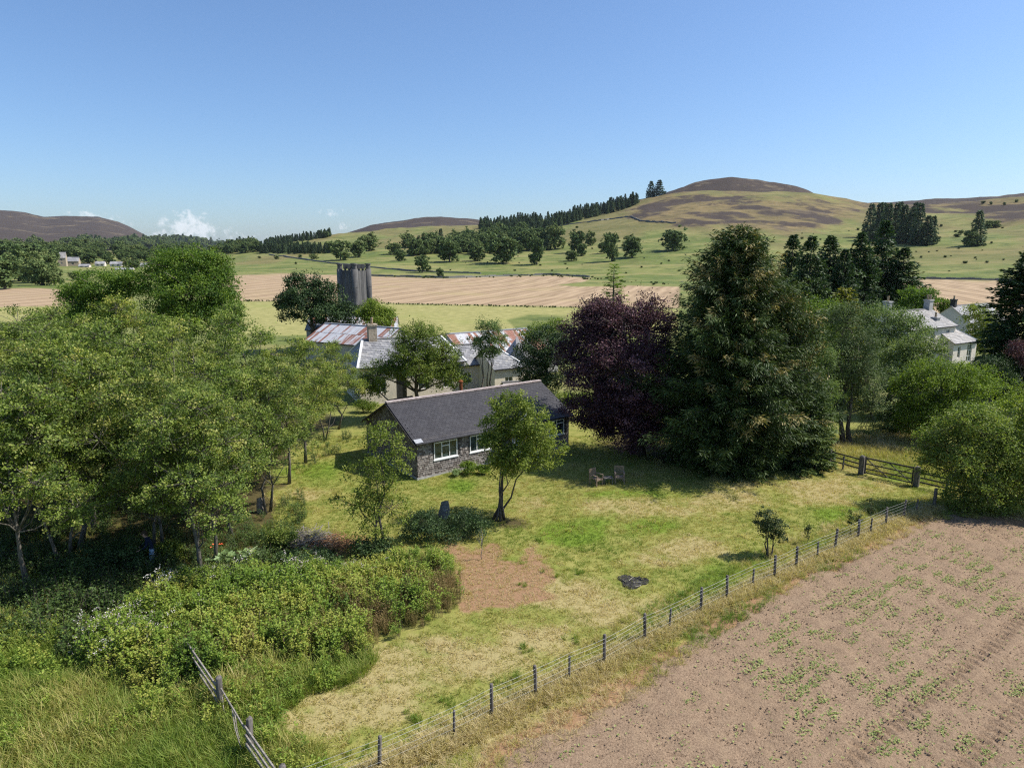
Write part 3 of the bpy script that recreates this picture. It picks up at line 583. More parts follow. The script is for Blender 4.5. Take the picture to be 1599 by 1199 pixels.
TH = [leafy('thicket_stems', 200 + q, 7, 1.05, .19, .10, 22, M['thicket_leaf'], lo=.4) for q in range(4)] + [leafy('flowering_stems', 210 + q, 8, 1.12, .15, .07, 14, M['thicket_leaf'], None, M['petal'], 5, lo=.4) for q in range(2)] + [leafy('dry_stems', 220 + q, 12, 1.05, .16, .055, 9, M['reed'], M['reed'], None, 0, .3, .35) for q in range(2)]
scatter('flowering_thicket', np.stack([x, y, height(x, y)], 1), rot, scl, tint, idx, TH, 'dense waist-high green thicket with pale flower spikes and brown edges', 'shrubs')
# undergrowth below the wood and shaded bank
x, y = area_pts(16000, -40, -3, 19, 48); px, py = project(x, y, 0*x); s = poly_sdf(px, py, WOODF); k = (s > -40) & (px > -120) & (RNG.uniform(0, 1, len(x)) < np.where(y < 31, .9, .35)) & ((fbm(x*.35, y*.35, 3, 131) > .36) | (py > 860)); x, y, py = x[k], y[k], py[k]; n = len(x); rot, scl = rnd_rs(n, .5, 1.1)
scl *= (.55 + .6*fbm(x*.5, y*.5, 3, 133))[:, None]*np.where(py > 880, 1.15, .9)[:, None]
UG = [leafy('undergrowth', 230 + q, 7, .75, .24, .10, 14, M['under_leaf']) for q in range(4)] + [tuft('shade_tuft', 240 + q, 26, .5, .2, .018, .8, M['grass']) for q in range(2)]
scatter('woodland_undergrowth', np.stack([x, y, height(x, y)], 1), rot, scl, np.clip(RNG.normal(.45, .22, n), 0, 1)*.8, RNG.integers(0, 6, n), UG, 'shaded nettles, ferns and grass under the woodland trees at left', 'undergrowth')

# ------------------------------------------------------------------ trees
def unit(n, r): v = r.normal(0, 1, (n, 3)); return v/np.linalg.norm(v, axis=1, keepdims=True)
def bent(p, q, r, k=3, amp=.08):
    p, q = np.array(p, float), np.array(q, float); L = np.linalg.norm(q - p)
    return [p + (q - p)*t + (r.normal(0, amp*L, 3)*math.sin(math.pi*t) if 0 < t < 1 else 0) for t in np.linspace(0, 1, k + 2)]
def gen_broadleaf(seed, lobes, trunk_r=.16, nclump=260, per=70, leaf=.12, clump_r=.42, stems=1, twig=.5, stem_spread=.15, sides=6, lean=(0, 0), up=.6, flat=.7, wfac=.62, inner=.45, split=.4, tint_var=.22, tips=None):
    r = np.random.default_rng(seed); Lb = np.array(lobes, float); H = (Lb[:, 2] + Lb[:, 5]).max(); T = MB()
    cen = Lb[:, :3]; zlow = (Lb[:, 2] - Lb[:, 5]).min(); spl = max(split*cen[:, 2].mean(), .2)
    stems_tops = []
    order = np.argsort([math.atan2(c[1], c[0]) for c in cen]) if len(cen) > 1 else [0]
    groups = np.array_split(order, stems)
    for k in range(stems):
        a = 2*math.pi*k/stems + r.uniform(-.3, .3); b = np.array([math.cos(a)*stem_spread, math.sin(a)*stem_spread, -.08]) if stems > 1 else np.array([0, 0, -.08])
        g = cen[groups[k]] if len(groups[k]) else cen; tgt = g.mean(0); tgt = np.array([tgt[0]*.8 + lean[0], tgt[1]*.8 + lean[1], g[:, 2].max()*.92])
        pts = bent(b, tgt, r, 4, .035); rad = [trunk_r*(1.35 if i == 0 else 1 - .82*i/5) for i in range(6)]; T.tube(pts, rad, sides); stems_tops.append((pts, rad, groups[k]))
        for li in (groups[k] if len(groups[k]) else range(len(cen))):
            c = cen[li]; z0 = min(max(spl, c[2]*.55), c[2]*.9); j = int(np.argmin([abs(p[2] - z0) for p in pts])); 
            T.tube(bent(pts[j], c, r, 3, .07), [rad[j]*.55, rad[j]*.45, rad[j]*.34, rad[j]*.24, rad[j]*.14], 5, False)
    wgt = (Lb[:, 3]*Lb[:, 4] + Lb[:, 3]*Lb[:, 5] + Lb[:, 4]*Lb[:, 5]); wgt /= wgt.sum()
    li = r.choice(len(Lb), nclump, p=wgt); d = unit(nclump, r); d[:, 2] = np.abs(d[:, 2])*np.where(r.uniform(0, 1, nclump) < .72, 1, -1)
    rad = (inner + (1 - inner)*r.uniform(0, 1, nclump)**.55)*(1 + .16*r.normal(0, 1, nclump)).clip(.6, 1.3)
    cc = cen[li] + d*Lb[li, 3:6]*rad[:, None]; ok = cc[:, 2] > .25; cc, li, d = cc[ok], li[ok], d[ok]; nclump = len(cc)
    for k in range(nclump):
        if r.uniform() < twig:
            c = cen[li[k]]; s = c + (cc[k] - c)*r.uniform(0, .35); e = cc[k] + d[k]*clump_r*.9
            T.tube(bent(s, e, r, 1, .08), [trunk_r*.17, trunk_r*.12, trunk_r*.05], 3, False)
    n = nclump*per; ci = np.repeat(np.arange(nclump), per); cr = clump_r*r.uniform(.6, 1.35, nclump)
    off = r.normal(0, .5, (n, 3))*cr[ci][:, None]*np.array([1, 1, flat]); C = cc[ci] + off
    Nn = d[ci]*.5 + np.array([0, 0, up]) + unit(n, r)*.75; Tn = unit(n, r) + d[ci]*.3 - np.array([0, 0, .25])
    l = leaf*r.uniform(.65, 1.35, n); V, F = leaf_quads(C, Tn, Nn, l, l*wfac)
    tint = np.clip(.45 + r.normal(0, tint_var, nclump)[ci]*.8 + r.normal(0, .15, n), 0, 1)
    if tips:
        tp_ = (cc[:, 2] > tips[0]*H) & (r.uniform(0, 1, nclump) < tips[1]*cc[:, 2]/H); tint = np.where(tp_[ci] & (r.uniform(0, 1, n) < .75), r.uniform(.86, 1, n), np.minimum(tint, .84))
    return T, V, F, tint
def gen_conifer(seed, H, R, z0=.06, n=420, droop=.22, upturn=.25, step=.17, per=5, spray=.34, wd=.10, prof=.75, rnd=.35, tips=0.0, sparse=0, trunk_r=None, hang=0):
    r = np.random.default_rng(seed); T = MB(); tr = trunk_r or H*.016
    T.tube([(0, 0, -.1), (0, 0, H*.35), (0, 0, H*.7), (0, 0, H*.97)], [tr*1.2, tr*.85, tr*.5, .02], 7)
    t = np.sort(r.uniform(0, 1, n)**1.25); z = H*(z0 + (1 - z0)*t*.985); az = np.arange(n)*2.39996 + r.normal(0, .4, n)
    pf = (1 - t)**prof*((.72 + .28*sstep(0, .16, t)) if hang < 1 else (.62 + .38*sstep(0, .28, t))); L = R*pf*(1 + rnd*r.normal(0, .5, n)).clip(.5, 1.5) + .12
    if hang: L = L*(1 + .13*np.sin(3*az + z*.9) + .10*np.sin(7*az - z*1.7))
    C = []; D = []; TT = []; side = []
    for k in range(n):
        m = max(2, int(L[k]/step)); s = np.linspace(.22, 1, m) + r.uniform(-.02, .02, m); dirh = np.array([math.cos(az[k]), math.sin(az[k])]); dr = droop*(1.25 - t[k]*1.5)
        zz = z[k] - dr*L[k]*s + upturn*L[k]*s**2*.6; P = np.stack([dirh[0]*L[k]*s, dirh[1]*L[k]*s, zz], 1)
        if L[k] > .5 and sparse < 2: T.tube([(0, 0, z[k]), P[m//2], P[-1]], [max(.012, tr*.16), tr*.09, .006], 3, False)
        a = az[k] + r.uniform(-1.15, 1.15, (m, per)); fall = (1.1 - s)[:, None]*.55*L[k]*.4
        dv = np.stack([np.cos(a), np.sin(a), r.uniform(-.45 - .6*hang, .30 + .25*hang, (m, per))], -1); c = P[:, None, :] + dv*(spray*.45 + fall[..., None]*r.uniform(.0, 1, (m, per, 1)))
        C.append(c.reshape(-1, 3)); D.append(dv.reshape(-1, 3)); TT.append(np.clip(.38 + r.normal(0, .16) + r.normal(0, .12, m*per) + .12*np.repeat(s, per), 0, .84) if r.uniform() > tips*t[k]*1.6 else np.where(np.repeat(s, per) > .72, .95, .6) + r.normal(0, .05, m*per))
    C, D, tint = np.concatenate(C), np.concatenate(D), np.clip(np.concatenate(TT), 0, 1); k = len(C)
    Nn = np.array([0, 0, 1. - .4*hang]) + r.normal(0, .55 + .35*hang, (k, 3)); C = C + r.normal(0, .10*hang + 1e-6, (k, 3)); l = spray*r.uniform(.7, 1.35, k); V, F = leaf_quads(C, D, Nn, l, wd*r.uniform(.7, 1.3, k), .1)
    return T, V, F, tint
def plant_tree(name, label, cat, base, gen, leaf_m, bark='bark', group=None, rz=0, trunk_name='trunk', scale=1):
    T, V, F, tint = gen; o = empty(name, base, rz, label=label, cat=cat, group=group); o.scale = (scale,)*3
    T.build(trunk_name, M[bark], o, True); link('crown', mesh_np('crown', V, F, M[leaf_m], {'tint': ('FACE', tint)}), o); return o
def copy_thing(src, label, loc, rz, scale, group=None):
    c = src.copy(); COL.objects.link(c); c.location = loc; c.rotation_euler = (0, 0, rz); c.scale = scale if hasattr(scale, '__len__') else (scale,)*3; c['label'] = label
    if group: c['group'] = group
    for ch in src.children:
        d = ch.copy(); COL.objects.link(d); d.parent = c
    return c
def lobes_px(base, L):
    """crown lobes given in the picture (x, y, depth offset, half width, half height) -> metres from the tree's foot"""
    out = []
    for px, py, dd, rx, ry in L:
        p = AT(px, py, base[1] + dd); k = math.hypot(p[1], CH - p[2])/FPX; out.append((p[0] - base[0], p[1] - base[1], p[2] - base[2], rx*k, (rx*.9)*k, ry*k))
    return out
LM = lambda n, *s, **k: M.__setitem__(n, leafmat(n, list(s), **k))
LM('leaf_wood', (0, (.060, .092, .022)), (.4, (.135, .178, .040)), (.7, (.215, .255, .058)), (1, (.36, .34, .12)), gain=(1.26, 1.28, 1.12))
LM('leaf_syc', (0, (.035, .080, .014)), (.5, (.095, .165, .024)), (1, (.21, .28, .045)), gain=(1.15, 1.15, 1))
LM('leaf_light', (0, (.065, .105, .020)), (.5, (.165, .215, .040)), (1, (.31, .34, .085)), gain=(1.15, 1.15, 1))
LM('leaf_grey', (0, (.060, .095, .032)), (.5, (.145, .195, .065)), (1, (.29, .34, .15)), gain=(1.1, 1.12, 1))
LM('leaf_copper', (0, (.020, .009, .014)), (.5, (.060, .026, .036)), (.8, (.135, .062, .078)), (1, (.25, .14, .15)), trans=.2, gain=(1.75, 1.65, 1.6))
LM('leaf_spruce', (0, (.020, .036, .011)), (.5, (.052, .080, .022)), (.84, (.10, .135, .036)), (.9, (.20, .165, .062)), (1, (.30, .23, .10)), trans=.15, gain=(1.2, 1.25, 1.15))
LM('leaf_dark', (0, (.020, .042, .016)), (.5, (.050, .090, .028)), (1, (.12, .175, .05)), trans=.15)
LM('leaf_gold', (0, (.09, .10, .010)), (.5, (.22, .22, .02)), (1, (.36, .33, .04)), trans=.25)
LM('leaf_pine', (0, (.045, .075, .024)), (.5, (.110, .155, .048)), (1, (.21, .26, .09)), trans=.15)
LM('leaf_olive', (0, (.050, .085, .015)), (.5, (.130, .190, .028)), (1, (.25, .31, .05)), gain=(1.15, 1.15, 1))
LM('leaf_holly', (0, (.014, .030, .010)), (.5, (.045, .070, .02)), (1, (.16, .16, .06)), trans=.12, gain=(1.3, 1.3, 1.1))
LM('leaf_big', (0, (.14, .22, .08)), (.5, (.24, .33, .14)), (1, (.38, .46, .26)), trans=.35)

# left wood: five kinds of slender tree, each standing tree an individual
def wood_lobes(seed, H):
    r = np.random.default_rng(seed); L = []
    for k in range(15):
        t = (k + .5)/15; z = H*(.39 + .54*t); a = k*2.4 + r.uniform(-.5, .5); d = H*.235*(1 - .5*max(0, t - .35))*r.uniform(.4, 1.15); s = H*.098*(1.15 - .3*t)*r.uniform(.85, 1.2)
        L.append((math.cos(a)*d, math.sin(a)*d, z, s*1.15, s*1.15, s*.8))
    L.append((0, 0, H*.93, H*.10, H*.10, H*.09)); return L
WOODK = []
WOOD = [(14, 24.6, 8.5, 0, 'slender grey-barked tree nearest the left edge of the photo'), (79, 26.8, 9.2, 1, 'slender pale-trunked tree leaning left inside the dark wood'), (103, 28.4, 9.6, 2, 'straight pale trunk just right of the leaning tree in the wood'),
        (231, 28.0, 8.2, 3, 'thin tree directly behind the person in the wood'), (296, 25.9, 7.8, 4, 'stout dark trunk at the edge of the flowering thicket'), (320, 26.9, 7.7, 0, 'forked grey trunk beside the large-leaved plants'),
        (-70, 29, 9.4, 2, 'tree cut by the left edge behind the front row of the wood'), (176, 33.5, 9.6, 4, 'tree in the second row of the wood, behind the person'), (300, 34.5, 9.6, 1, 'tree in the middle of the wood behind the forked trunk'),
        (412, 33.0, 7.8, 3, 'tree at the wood edge above the brush pile'), (55, 37.5, 10.0, 0, 'tall tree at the back of the wood on the far left'), (385, 41, 9.8, 2, 'tree at the back of the wood with its crown below the sycamore'),
        (476, 41.5, 7.9, 4, 'tree at the right end of the wood over the sunlit grass'), (205, 44, 10.2, 3, 'tall tree at the back of the wood below the left sycamore'), (508, 47, 5.8, 1, 'tree at the right end of the wood beside the farmhouse'), (130, 30.5, 9.0, 0, 'tree deep in the shade between the pale trunks and the person'),
        (255, 38.5, 9.4, 2, 'tree in the third row of the wood, below the gap between the sycamores'), (110, 42, 9.8, 4, 'back-row tree of the wood below the smaller sycamore'), (448, 37.5, 7.2, 0, 'tree at the right of the wood, its boughs over the sunny grass'), (352, 30, 7.8, 2, 'tree just behind the large-leaved plants'), (0, 33, 9.4, 3, 'tree in the second row at the left edge of the photo'),
        (530, 50, 6.6, 2, 'low tree at the right end of the wood screening the farmhouse end wall')]
for k in range(5):
    WOODK.append(None)
for i, (px, yy, hh, k, lab) in enumerate(WOOD):
    p = AT(px, 700, yy); b = (p[0], yy, H1(p[0], yy))
    if WOODK[k] is None:
        WOODK[k] = plant_tree('woodland_tree', lab, 'tree', b, gen_broadleaf(300 + k, wood_lobes(310 + k, 10.), .105 if k not in (1, 3) else .075, 400, 50, .120, .34, 2 if k in (1, 3) else 1, 1.0, split=.35, tint_var=.34, stem_spread=.22), 'leaf_wood', 'bark_pale', 'trees of the small wood', rz=k*1.3, scale=hh/10)
        WOODK[k].scale = (hh/10*1.08, hh/10*1.08, hh/10)
    else: copy_thing(WOODK[k], lab, b, i*1.9, (hh/10*1.08, hh/10*1.08, hh/10), 'trees of the small wood')

def bl(name, label, cat, foot, L, mat_, seed, group=None, bark='bark', foot_y=None, **kw):
    """broadleaf tree: foot = (px, py) on the ground or (px, None) with foot_y"""
    if foot_y: p = AT(foot[0], 600, foot_y); b = np.array([p[0], foot_y, H1(p[0], foot_y)])
    else: b = GH(*foot)
    return plant_tree(name, label, cat, b, gen_broadleaf(seed, lobes_px(b, L), **kw), mat_, bark, group)
def cf(name, label, px, foot_y, top_py, rad, mat_, seed, **kw):
    p = AT(px, 600, foot_y); z = H1(p[0], foot_y); top = AT(px, top_py, foot_y)[2]
    return plant_tree(name, label, 'tree', (p[0], foot_y, z), gen_conifer(seed, top - z, rad, **kw), mat_, 'bark')

# garden trees in front of the bungalow
bl('young_tree', 'sparse young tree in front of the bungalow gable', 'tree', (592, 862), [(598, 690, 0, 34, 34), (575, 735, .6, 34, 26), (625, 720, -.4, 22, 28), (560, 790, -.3, 36, 26), (610, 795, .3, 38, 30), (585, 830, 0, 30, 20), (592, 760, 0, 30, 30)], 'leaf_light', 401, nclump=190, per=36, leaf=.10, clump_r=.30, stems=2, trunk_r=.075, stem_spread=.16, twig=.8)
bl('multi_stem_tree', 'bushy multi-stemmed tree on the lawn before the bungalow', 'tree', (778, 811), [(800, 640, 0, 38, 30), (780, 665, .4, 32, 30), (835, 665, -.2, 36, 32), (805, 690, .5, 50, 32), (774, 700, -.4, 24, 26), (845, 705, .2, 38, 30), (815, 720, -.6, 40, 24), (790, 726, .3, 26, 18)], 'leaf_light', 402, nclump=430, per=60, leaf=.10, clump_r=.30, stems=6, trunk_r=.062, stem_spread=.30, twig=.5, split=.5, bark='bark')
bl('small_evergreen_tree', 'small dark evergreen tree with bare legs beside the wire fence', 'tree', (1200, 868), [(1196, 808, 0, 14, 14), (1188, 820, .1, 13, 10), (1208, 822, -.1, 17, 15), (1214, 840, 0, 14, 14), (1200, 832, .1, 14, 12)], 'leaf_holly', 403, nclump=110, per=36, leaf=.075, clump_r=.16, stems=3, trunk_r=.04, stem_spread=.10, twig=.5)
for q, (a, b, t, lab) in enumerate(((1261, 849, 819, 'thin staked sapling right of the small evergreen tree'), (1328, 838, 797, 'thin sapling on the lawn left of the pair near the gate'), (1340, 836, 804, 'shortest sapling beside the wire fence near the gate'), (1359, 830, 779, 'tallest leafy sapling beside the wire fence near the gate'))):
    w_ = 7 if q == 3 else 4
    bl('sapling', lab, 'sapling', (a, b), [(a, t + 5, 0, w_, 6), (a + 1, t + (b - t)*.38, 0, w_*1.3, 8)], 'leaf_holly', 410 + q, 'saplings along the wire fence', nclump=18 if q < 3 else 34, per=22, leaf=.06, clump_r=.10, trunk_r=.018, twig=.6, sides=5)
# big trees right of the bungalow
cf('great_spruce', 'largest spruce with brown cone-laden top right of the copper beech', 1142, 41.4, 351, 4.75, 'leaf_spruce', 420, n=1500, step=.15, per=7, spray=.30, wd=.062, prof=.58, tips=.18, droop=.30, upturn=.40, z0=.045, rnd=.42, hang=1)
bl('side_spruce', 'shorter spruce pressed against the right side of the largest spruce', 'tree', (1238, None), [(1240, 480, 0, 24, 34), (1228, 520, -.3, 30, 36), (1258, 530, .2, 26, 36), (1245, 575, -.5, 36, 40), (1262, 625, -.2, 30, 40), (1240, 660, -.6, 40, 40), (1268, 690, -.2, 26, 26)], 'leaf_spruce', 421, foot_y=41, nclump=560, per=52, leaf=.19, clump_r=.42, trunk_r=.25, twig=.15, wfac=.32, inner=.7, up=.3, tips=(.5, .3), flat=1.1)
cf('low_spruce', 'low bushy spruce at the foot of the largest spruce by the lawn', 1255, 41.0, 610, 2.2, 'leaf_pine', 422, n=230, step=.15, per=6, spray=.30, wd=.12, prof=.45, z0=.03)
bl('copper_beech', 'dark purple copper beech between bungalow and largest spruce', 'tree', (1000, None), [(985, 675, -.5, 60, 18), (1045, 650, -.2, 36, 30), (905, 640, .4, 30, 20), (965, 510, 0, 52, 42), (920, 535, .5, 42, 48), (1010, 520, .6, 42, 52), (975, 575, -1.6, 60, 52), (925, 600, -.6, 44, 42), (1030, 590, -.6, 40, 60), (890, 560, .6, 22, 34), (975, 630, -1.2, 62, 30), (935, 495, .8, 34, 26), (1010, 640, -1, 50, 30), (960, 655, .5, 60, 18)], 'leaf_copper', 423, foot_y=43.6, nclump=1600, per=70, leaf=.125, clump_r=.50, inner=.62, trunk_r=.42, twig=.3, up=.35)
cf('larch', 'thin olive conifer tip rising behind the copper beech', 954, 60, 408, 2.6, 'leaf_olive', 424, n=260, step=.22, per=4, spray=.34, wd=.09, prof=.8, sparse=1)
bl('garden_yew', 'dark green yew hedge tree left of the copper beech', 'tree', (852, None), [(850, 545, 0, 40, 34), (830, 575, .3, 30, 36), (872, 575, -.5, 30, 40), (880, 540, .4, 24, 30), (845, 600, -.3, 36, 22)], 'leaf_dark', 425, foot_y=55, nclump=380, per=60, leaf=.13, clump_r=.48, trunk_r=.25, twig=.1)
bl('golden_shrub', 'sunlit yellow-green shrub behind the right end of the bungalow', 'shrub', (905, None), [(900, 625, 0, 22, 12), (925, 630, .3, 16, 10), (880, 622, .4, 14, 9)], 'leaf_olive', 426, foot_y=53, nclump=90, per=50, leaf=.11, clump_r=.30, trunk_r=.05, twig=.2)
# pines and mixed trees right of the spruce
bl('twin_pine', 'open two-stemmed pine behind the field gate', 'tree', (1322, 692), [(1320, 505, 0, 34, 34), (1335, 545, .4, 42, 36), (1305, 560, -.4, 30, 30), (1350, 590, 0, 36, 30), (1315, 600, .6, 34, 26), (1360, 640, .2, 28, 36), (1300, 640, -.2, 26, 22)], 'leaf_pine', 430, nclump=460, per=80, leaf=.16, clump_r=.46, stems=2, trunk_r=.16, stem_spread=.22, twig=.5, wfac=.22)
bl('thin_pine', 'thin grey pine between spruce and twin-stemmed pine', 'tree', (1289, 708), [(1285, 560, 0, 22, 30), (1292, 610, .2, 22, 26), (1280, 650, -.1, 22, 22), (1290, 675, .2, 16, 14)], 'leaf_grey', 431, nclump=130, per=70, leaf=.15, clump_r=.40, trunk_r=.08, twig=.8, wfac=.25)
bl('mixed_tree', 'mid green leafy tree filling the gap behind the thin pine', 'tree', (1278, None), [(1265, 510, 0, 36, 40), (1290, 550, .4, 30, 40), (1275, 600, 0, 40, 40), (1300, 500, .5, 24, 30)], 'leaf_olive', 432, foot_y=50, nclump=520, per=60, leaf=.13, clump_r=.50, trunk_r=.2, twig=.2)
cf('golden_conifer', 'yellow-green conifer top above the mixed trees', 1308, 58, 446, 2.4, 'leaf_gold', 433, n=230, step=.2, per=6, spray=.34, wd=.14, prof=.6)
bl('grey_willow', 'rounded grey-green tree left of the white two-storey house', 'tree', (1390, None), [(1385, 510, 0, 42, 36), (1355, 530, .4, 30, 40), (1420, 525, -.3, 30, 30), (1385, 560, -.5, 50, 36)], 'leaf_grey', 434, foot_y=60, nclump=420, per=60, leaf=.14, clump_r=.55, trunk_r=.22, twig=.1)
bl('whitebeam', 'pale-leaved bush in front of the white two-storey house', 'tree', (1420, None), [(1415, 560, 0, 36, 34), (1445, 548, .2, 30, 24), (1395, 585, -.2, 32, 30), (1440, 585, 0, 34, 26)], 'leaf_grey', 435, foot_y=54, nclump=330, per=60, leaf=.13, clump_r=.45, trunk_r=.15, twig=.2, tint_var=.35)
bl('round_tree', 'round olive-green tree below the white two-storey house', 'tree', (1475, None), [(1470, 600, 0, 56, 40), (1425, 615, .4, 36, 38), (1520, 605, -.2, 46, 36), (1475, 650, -.4, 66, 36), (1430, 655, 0, 34, 26)], 'leaf_olive', 436, foot_y=46, nclump=650, per=64, leaf=.12, clump_r=.46, trunk_r=.2, twig=.2)
bl('hedge_tree', 'spreading leafy hawthorn over the right end of the gate fence', 'tree', (1535, 792), [(1510, 660, 0, 46, 34), (1475, 690, .3, 38, 34), (1545, 680, -.3, 50, 40), (1500, 720, -.5, 52, 32), (1560, 725, -.3, 56, 36), (1450, 725, .4, 20, 22), (1600, 700, .3, 50, 50), (1530, 755, -.8, 50, 22), (1505, 776, -.4, 40, 16), (1560, 782, -.5, 44, 16), (1590, 760, -.2, 40, 26)], 'leaf_wood', 437, nclump=740, per=60, leaf=.11, clump_r=.40, stems=3, trunk_r=.13, twig=.5)
bl('edge_hawthorn', 'leafy hawthorn cut by the right edge of the photo', 'tree', (1640, 800), [(1640, 700, 0, 60, 60), (1610, 745, -.4, 46, 36), (1690, 720, 0, 60, 60), (1600, 650, .8, 30, 30)], 'leaf_light', 438, nclump=380, per=55, leaf=.11, clump_r=.42, stems=2, trunk_r=.13, twig=.3)
bl('shade_bush', 'added dark bush standing in for the shade between the twin-stemmed pine and round tree', 'shrub', (1400, None), [(1400, 615, 0, 26, 36), (1385, 650, -.3, 26, 26), (1420, 650, .2, 26, 28), (1405, 670, 0, 34, 14)], 'leaf_dark', 446, foot_y=49, nclump=240, per=55, leaf=.12, clump_r=.40, trunk_r=.1, twig=.1)  # no real shrub: dark foliage added to stand in for shadow between the trees
bl('yellow_shrub', 'yellow-green shrub at the right edge behind the hawthorn', 'shrub', (1592, None), [(1590, 635, 0, 30, 30), (1615, 620, .3, 30, 30)], 'leaf_olive', 439, foot_y=46, nclump=170, per=55, leaf=.11, clump_r=.40, trunk_r=.1, twig=.2)
cf('dark_cypress', 'tall dark weeping cypress at the right edge of the photo', 1590, 62, 390, 4.0, 'leaf_dark', 440, n=520, step=.2, per=6, spray=.42, wd=.16, prof=.42, droop=.5, upturn=.1, z0=.02)
bl('purple_plum', 'small purple-leaved tree below the dark cypress', 'tree', (1592, None), [(1592, 545, 0, 18, 14), (1600, 560, .2, 16, 12)], 'leaf_copper', 441, foot_y=56, nclump=90, per=50, leaf=.12, clump_r=.34, trunk_r=.08, twig=.2)
bl('dome_shrub', 'dark domed shrub right of the white two-storey house', 'shrub', (1548, None), [(1545, 580, 0, 30, 24), (1565, 595, 0, 24, 20), (1530, 575, .2, 14, 14)], 'leaf_dark', 442, foot_y=58, nclump=170, per=55, leaf=.12, clump_r=.42, trunk_r=.1, twig=.1)
bl('light_ash', 'light green tree between the white houses and the cypress', 'tree', (1530, None), [(1528, 500, 0, 22, 26), (1545, 520, .4, 18, 26), (1520, 530, 0, 16, 20), (1535, 545, 0, 20, 16)], 'leaf_light', 443, foot_y=86, nclump=240, per=45, leaf=.2, clump_r=.62, trunk_r=.18, twig=.3)
bl('sycamore_by_chimney', 'fresh green sycamore behind the left chimney of the white house', 'tree', (1436, None), [(1432, 465, 0, 24, 18), (1448, 470, .4, 18, 16), (1420, 480, 0, 18, 16)], 'leaf_syc', 444, foot_y=112, nclump=220, per=45, leaf=.24, clump_r=.7, trunk_r=.25, twig=.1)
bl('lime_bush', 'small bright green tree right of the house chimney', 'tree', (1477, None), [(1476, 478, 0, 11, 12), (1480, 488, 0, 10, 10)], 'leaf_olive', 445, foot_y=112, nclump=80, per=40, leaf=.24, clump_r=.6, trunk_r=.15, twig=.1)
cf_list = [(1250, 120, 368, 5.0, 'dark conifer just right of the largest spruce top'), (1279, 126, 366, 5.0, 'second dark conifer from the left in the row behind the houses'), (1325, 130, 361, 5.2, 'dark conifer in the middle of the row behind the houses'), (1359, 136, 344, 4.8, 'tallest dark conifer of the row behind the houses'), (1391, 134, 386, 4.6, 'rightmost dark conifer of the row, with bare lower trunk'), (1222, 128, 366, 4.2, 'dark conifer half hidden behind the largest spruce'), (1302, 122, 388, 3.4, 'shortest dark conifer of the row behind the houses')]
proto = None
for q, (px, fy, top, rad, lab) in enumerate(cf_list):
    if q < 3: ob = cf('dark_conifer', lab, px, fy, top, rad, 'leaf_dark', 450 + q, n=330, step=.42, per=5, spray=.75, wd=.26, prof=.92, z0=.10 if q else .05, hang=.5); ob['group'] = 'dark conifers behind the houses'; PRC = ob if q == 0 else PRC; hh0 = AT(px, top, fy)[2] if q == 0 else hh0
    else:
        p = AT(px, 600, fy); tp = AT(px, top, fy)[2]; sc = tp/hh0; copy_thing(PRC, lab, (p[0], fy, H1(p[0], fy)), q*1.7, (rad/4.2, rad/4.2, sc), 'dark conifers behind the houses')
# trees around the farm
bl('sycamore', 'large round fresh green sycamore behind the wood', 'tree', (300, None), [(300, 420, 0, 52, 28), (255, 440, .5, 40, 32), (340, 440, -.5, 30, 32), (300, 460, -1.5, 66, 36), (275, 405, .5, 30, 14), (330, 410, 0, 26, 16), (300, 498, -1.5, 72, 30), (345, 480, -.5, 34, 26)], 'leaf_syc', 460, foot_y=62, nclump=900, per=60, leaf=.17, clump_r=.62, trunk_r=.4, twig=.1)
bl('small_sycamore', 'smaller fresh green sycamore left of the large round one', 'tree', (160, None), [(165, 450, 0, 44, 28), (120, 465, .4, 26, 24), (200, 455, -.4, 34, 30), (150, 480, 0, 46, 24), (150, 506, -.5, 56, 26)], 'leaf_syc', 461, foot_y=62, nclump=540, per=60, leaf=.17, clump_r=.60, trunk_r=.35, twig=.1)
bl('yew_by_tower', 'dark bushy evergreen at the left foot of the silo tower', 'tree', (490, None), [(462, 450, 0, 18, 22), (490, 445, .4, 18, 18), (480, 475, -.5, 42, 26), (515, 465, 0, 22, 24), (455, 478, 0, 24, 22), (510, 490, -.3, 40, 16), (540, 490, 0, 24, 16)], 'leaf_dark', 462, foot_y=92, nclump=420, per=55, leaf=.26, clump_r=.72, trunk_r=.35, twig=.05)
bl('elder_by_tower', 'mid green bush at the right foot of the silo tower', 'tree', (588, None), [(582, 485, 0, 18, 18), (600, 494, .3, 16, 14), (570, 495, 0, 14, 12), (590, 502, 0, 24, 12)], 'leaf_olive', 463, foot_y=90, nclump=220, per=45, leaf=.22, clump_r=.62, trunk_r=.2, twig=.05)
bl('farmhouse_tree', 'leafy tree standing against the farmhouse front', 'tree', (648, None), [(655, 525, 0, 36, 22), (690, 560, .4, 36, 28), (640, 555, -.5, 36, 30), (665, 580, 0, 50, 26), (705, 590, .2, 28, 22), (588, 588, 0, 32, 26), (620, 575, .3, 26, 22), (575, 604, .2, 22, 22)], 'leaf_light', 464, foot_y=53, nclump=780, per=50, leaf=.12, clump_r=.42, trunk_r=.24, twig=.4, split=.35)
bl('thin_topped_tree', 'bare-stemmed tree with a bunched crown before the rusty barn', 'tree', (760, None), [(763, 515, 0, 20, 18), (750, 535, .2, 16, 14), (776, 535, -.2, 18, 16), (765, 550, 0, 20, 10)], 'leaf_grey', 465, foot_y=54, nclump=170, per=45, leaf=.11, clump_r=.34, stems=3, trunk_r=.10, stem_spread=.5, twig=1.0, split=.6)
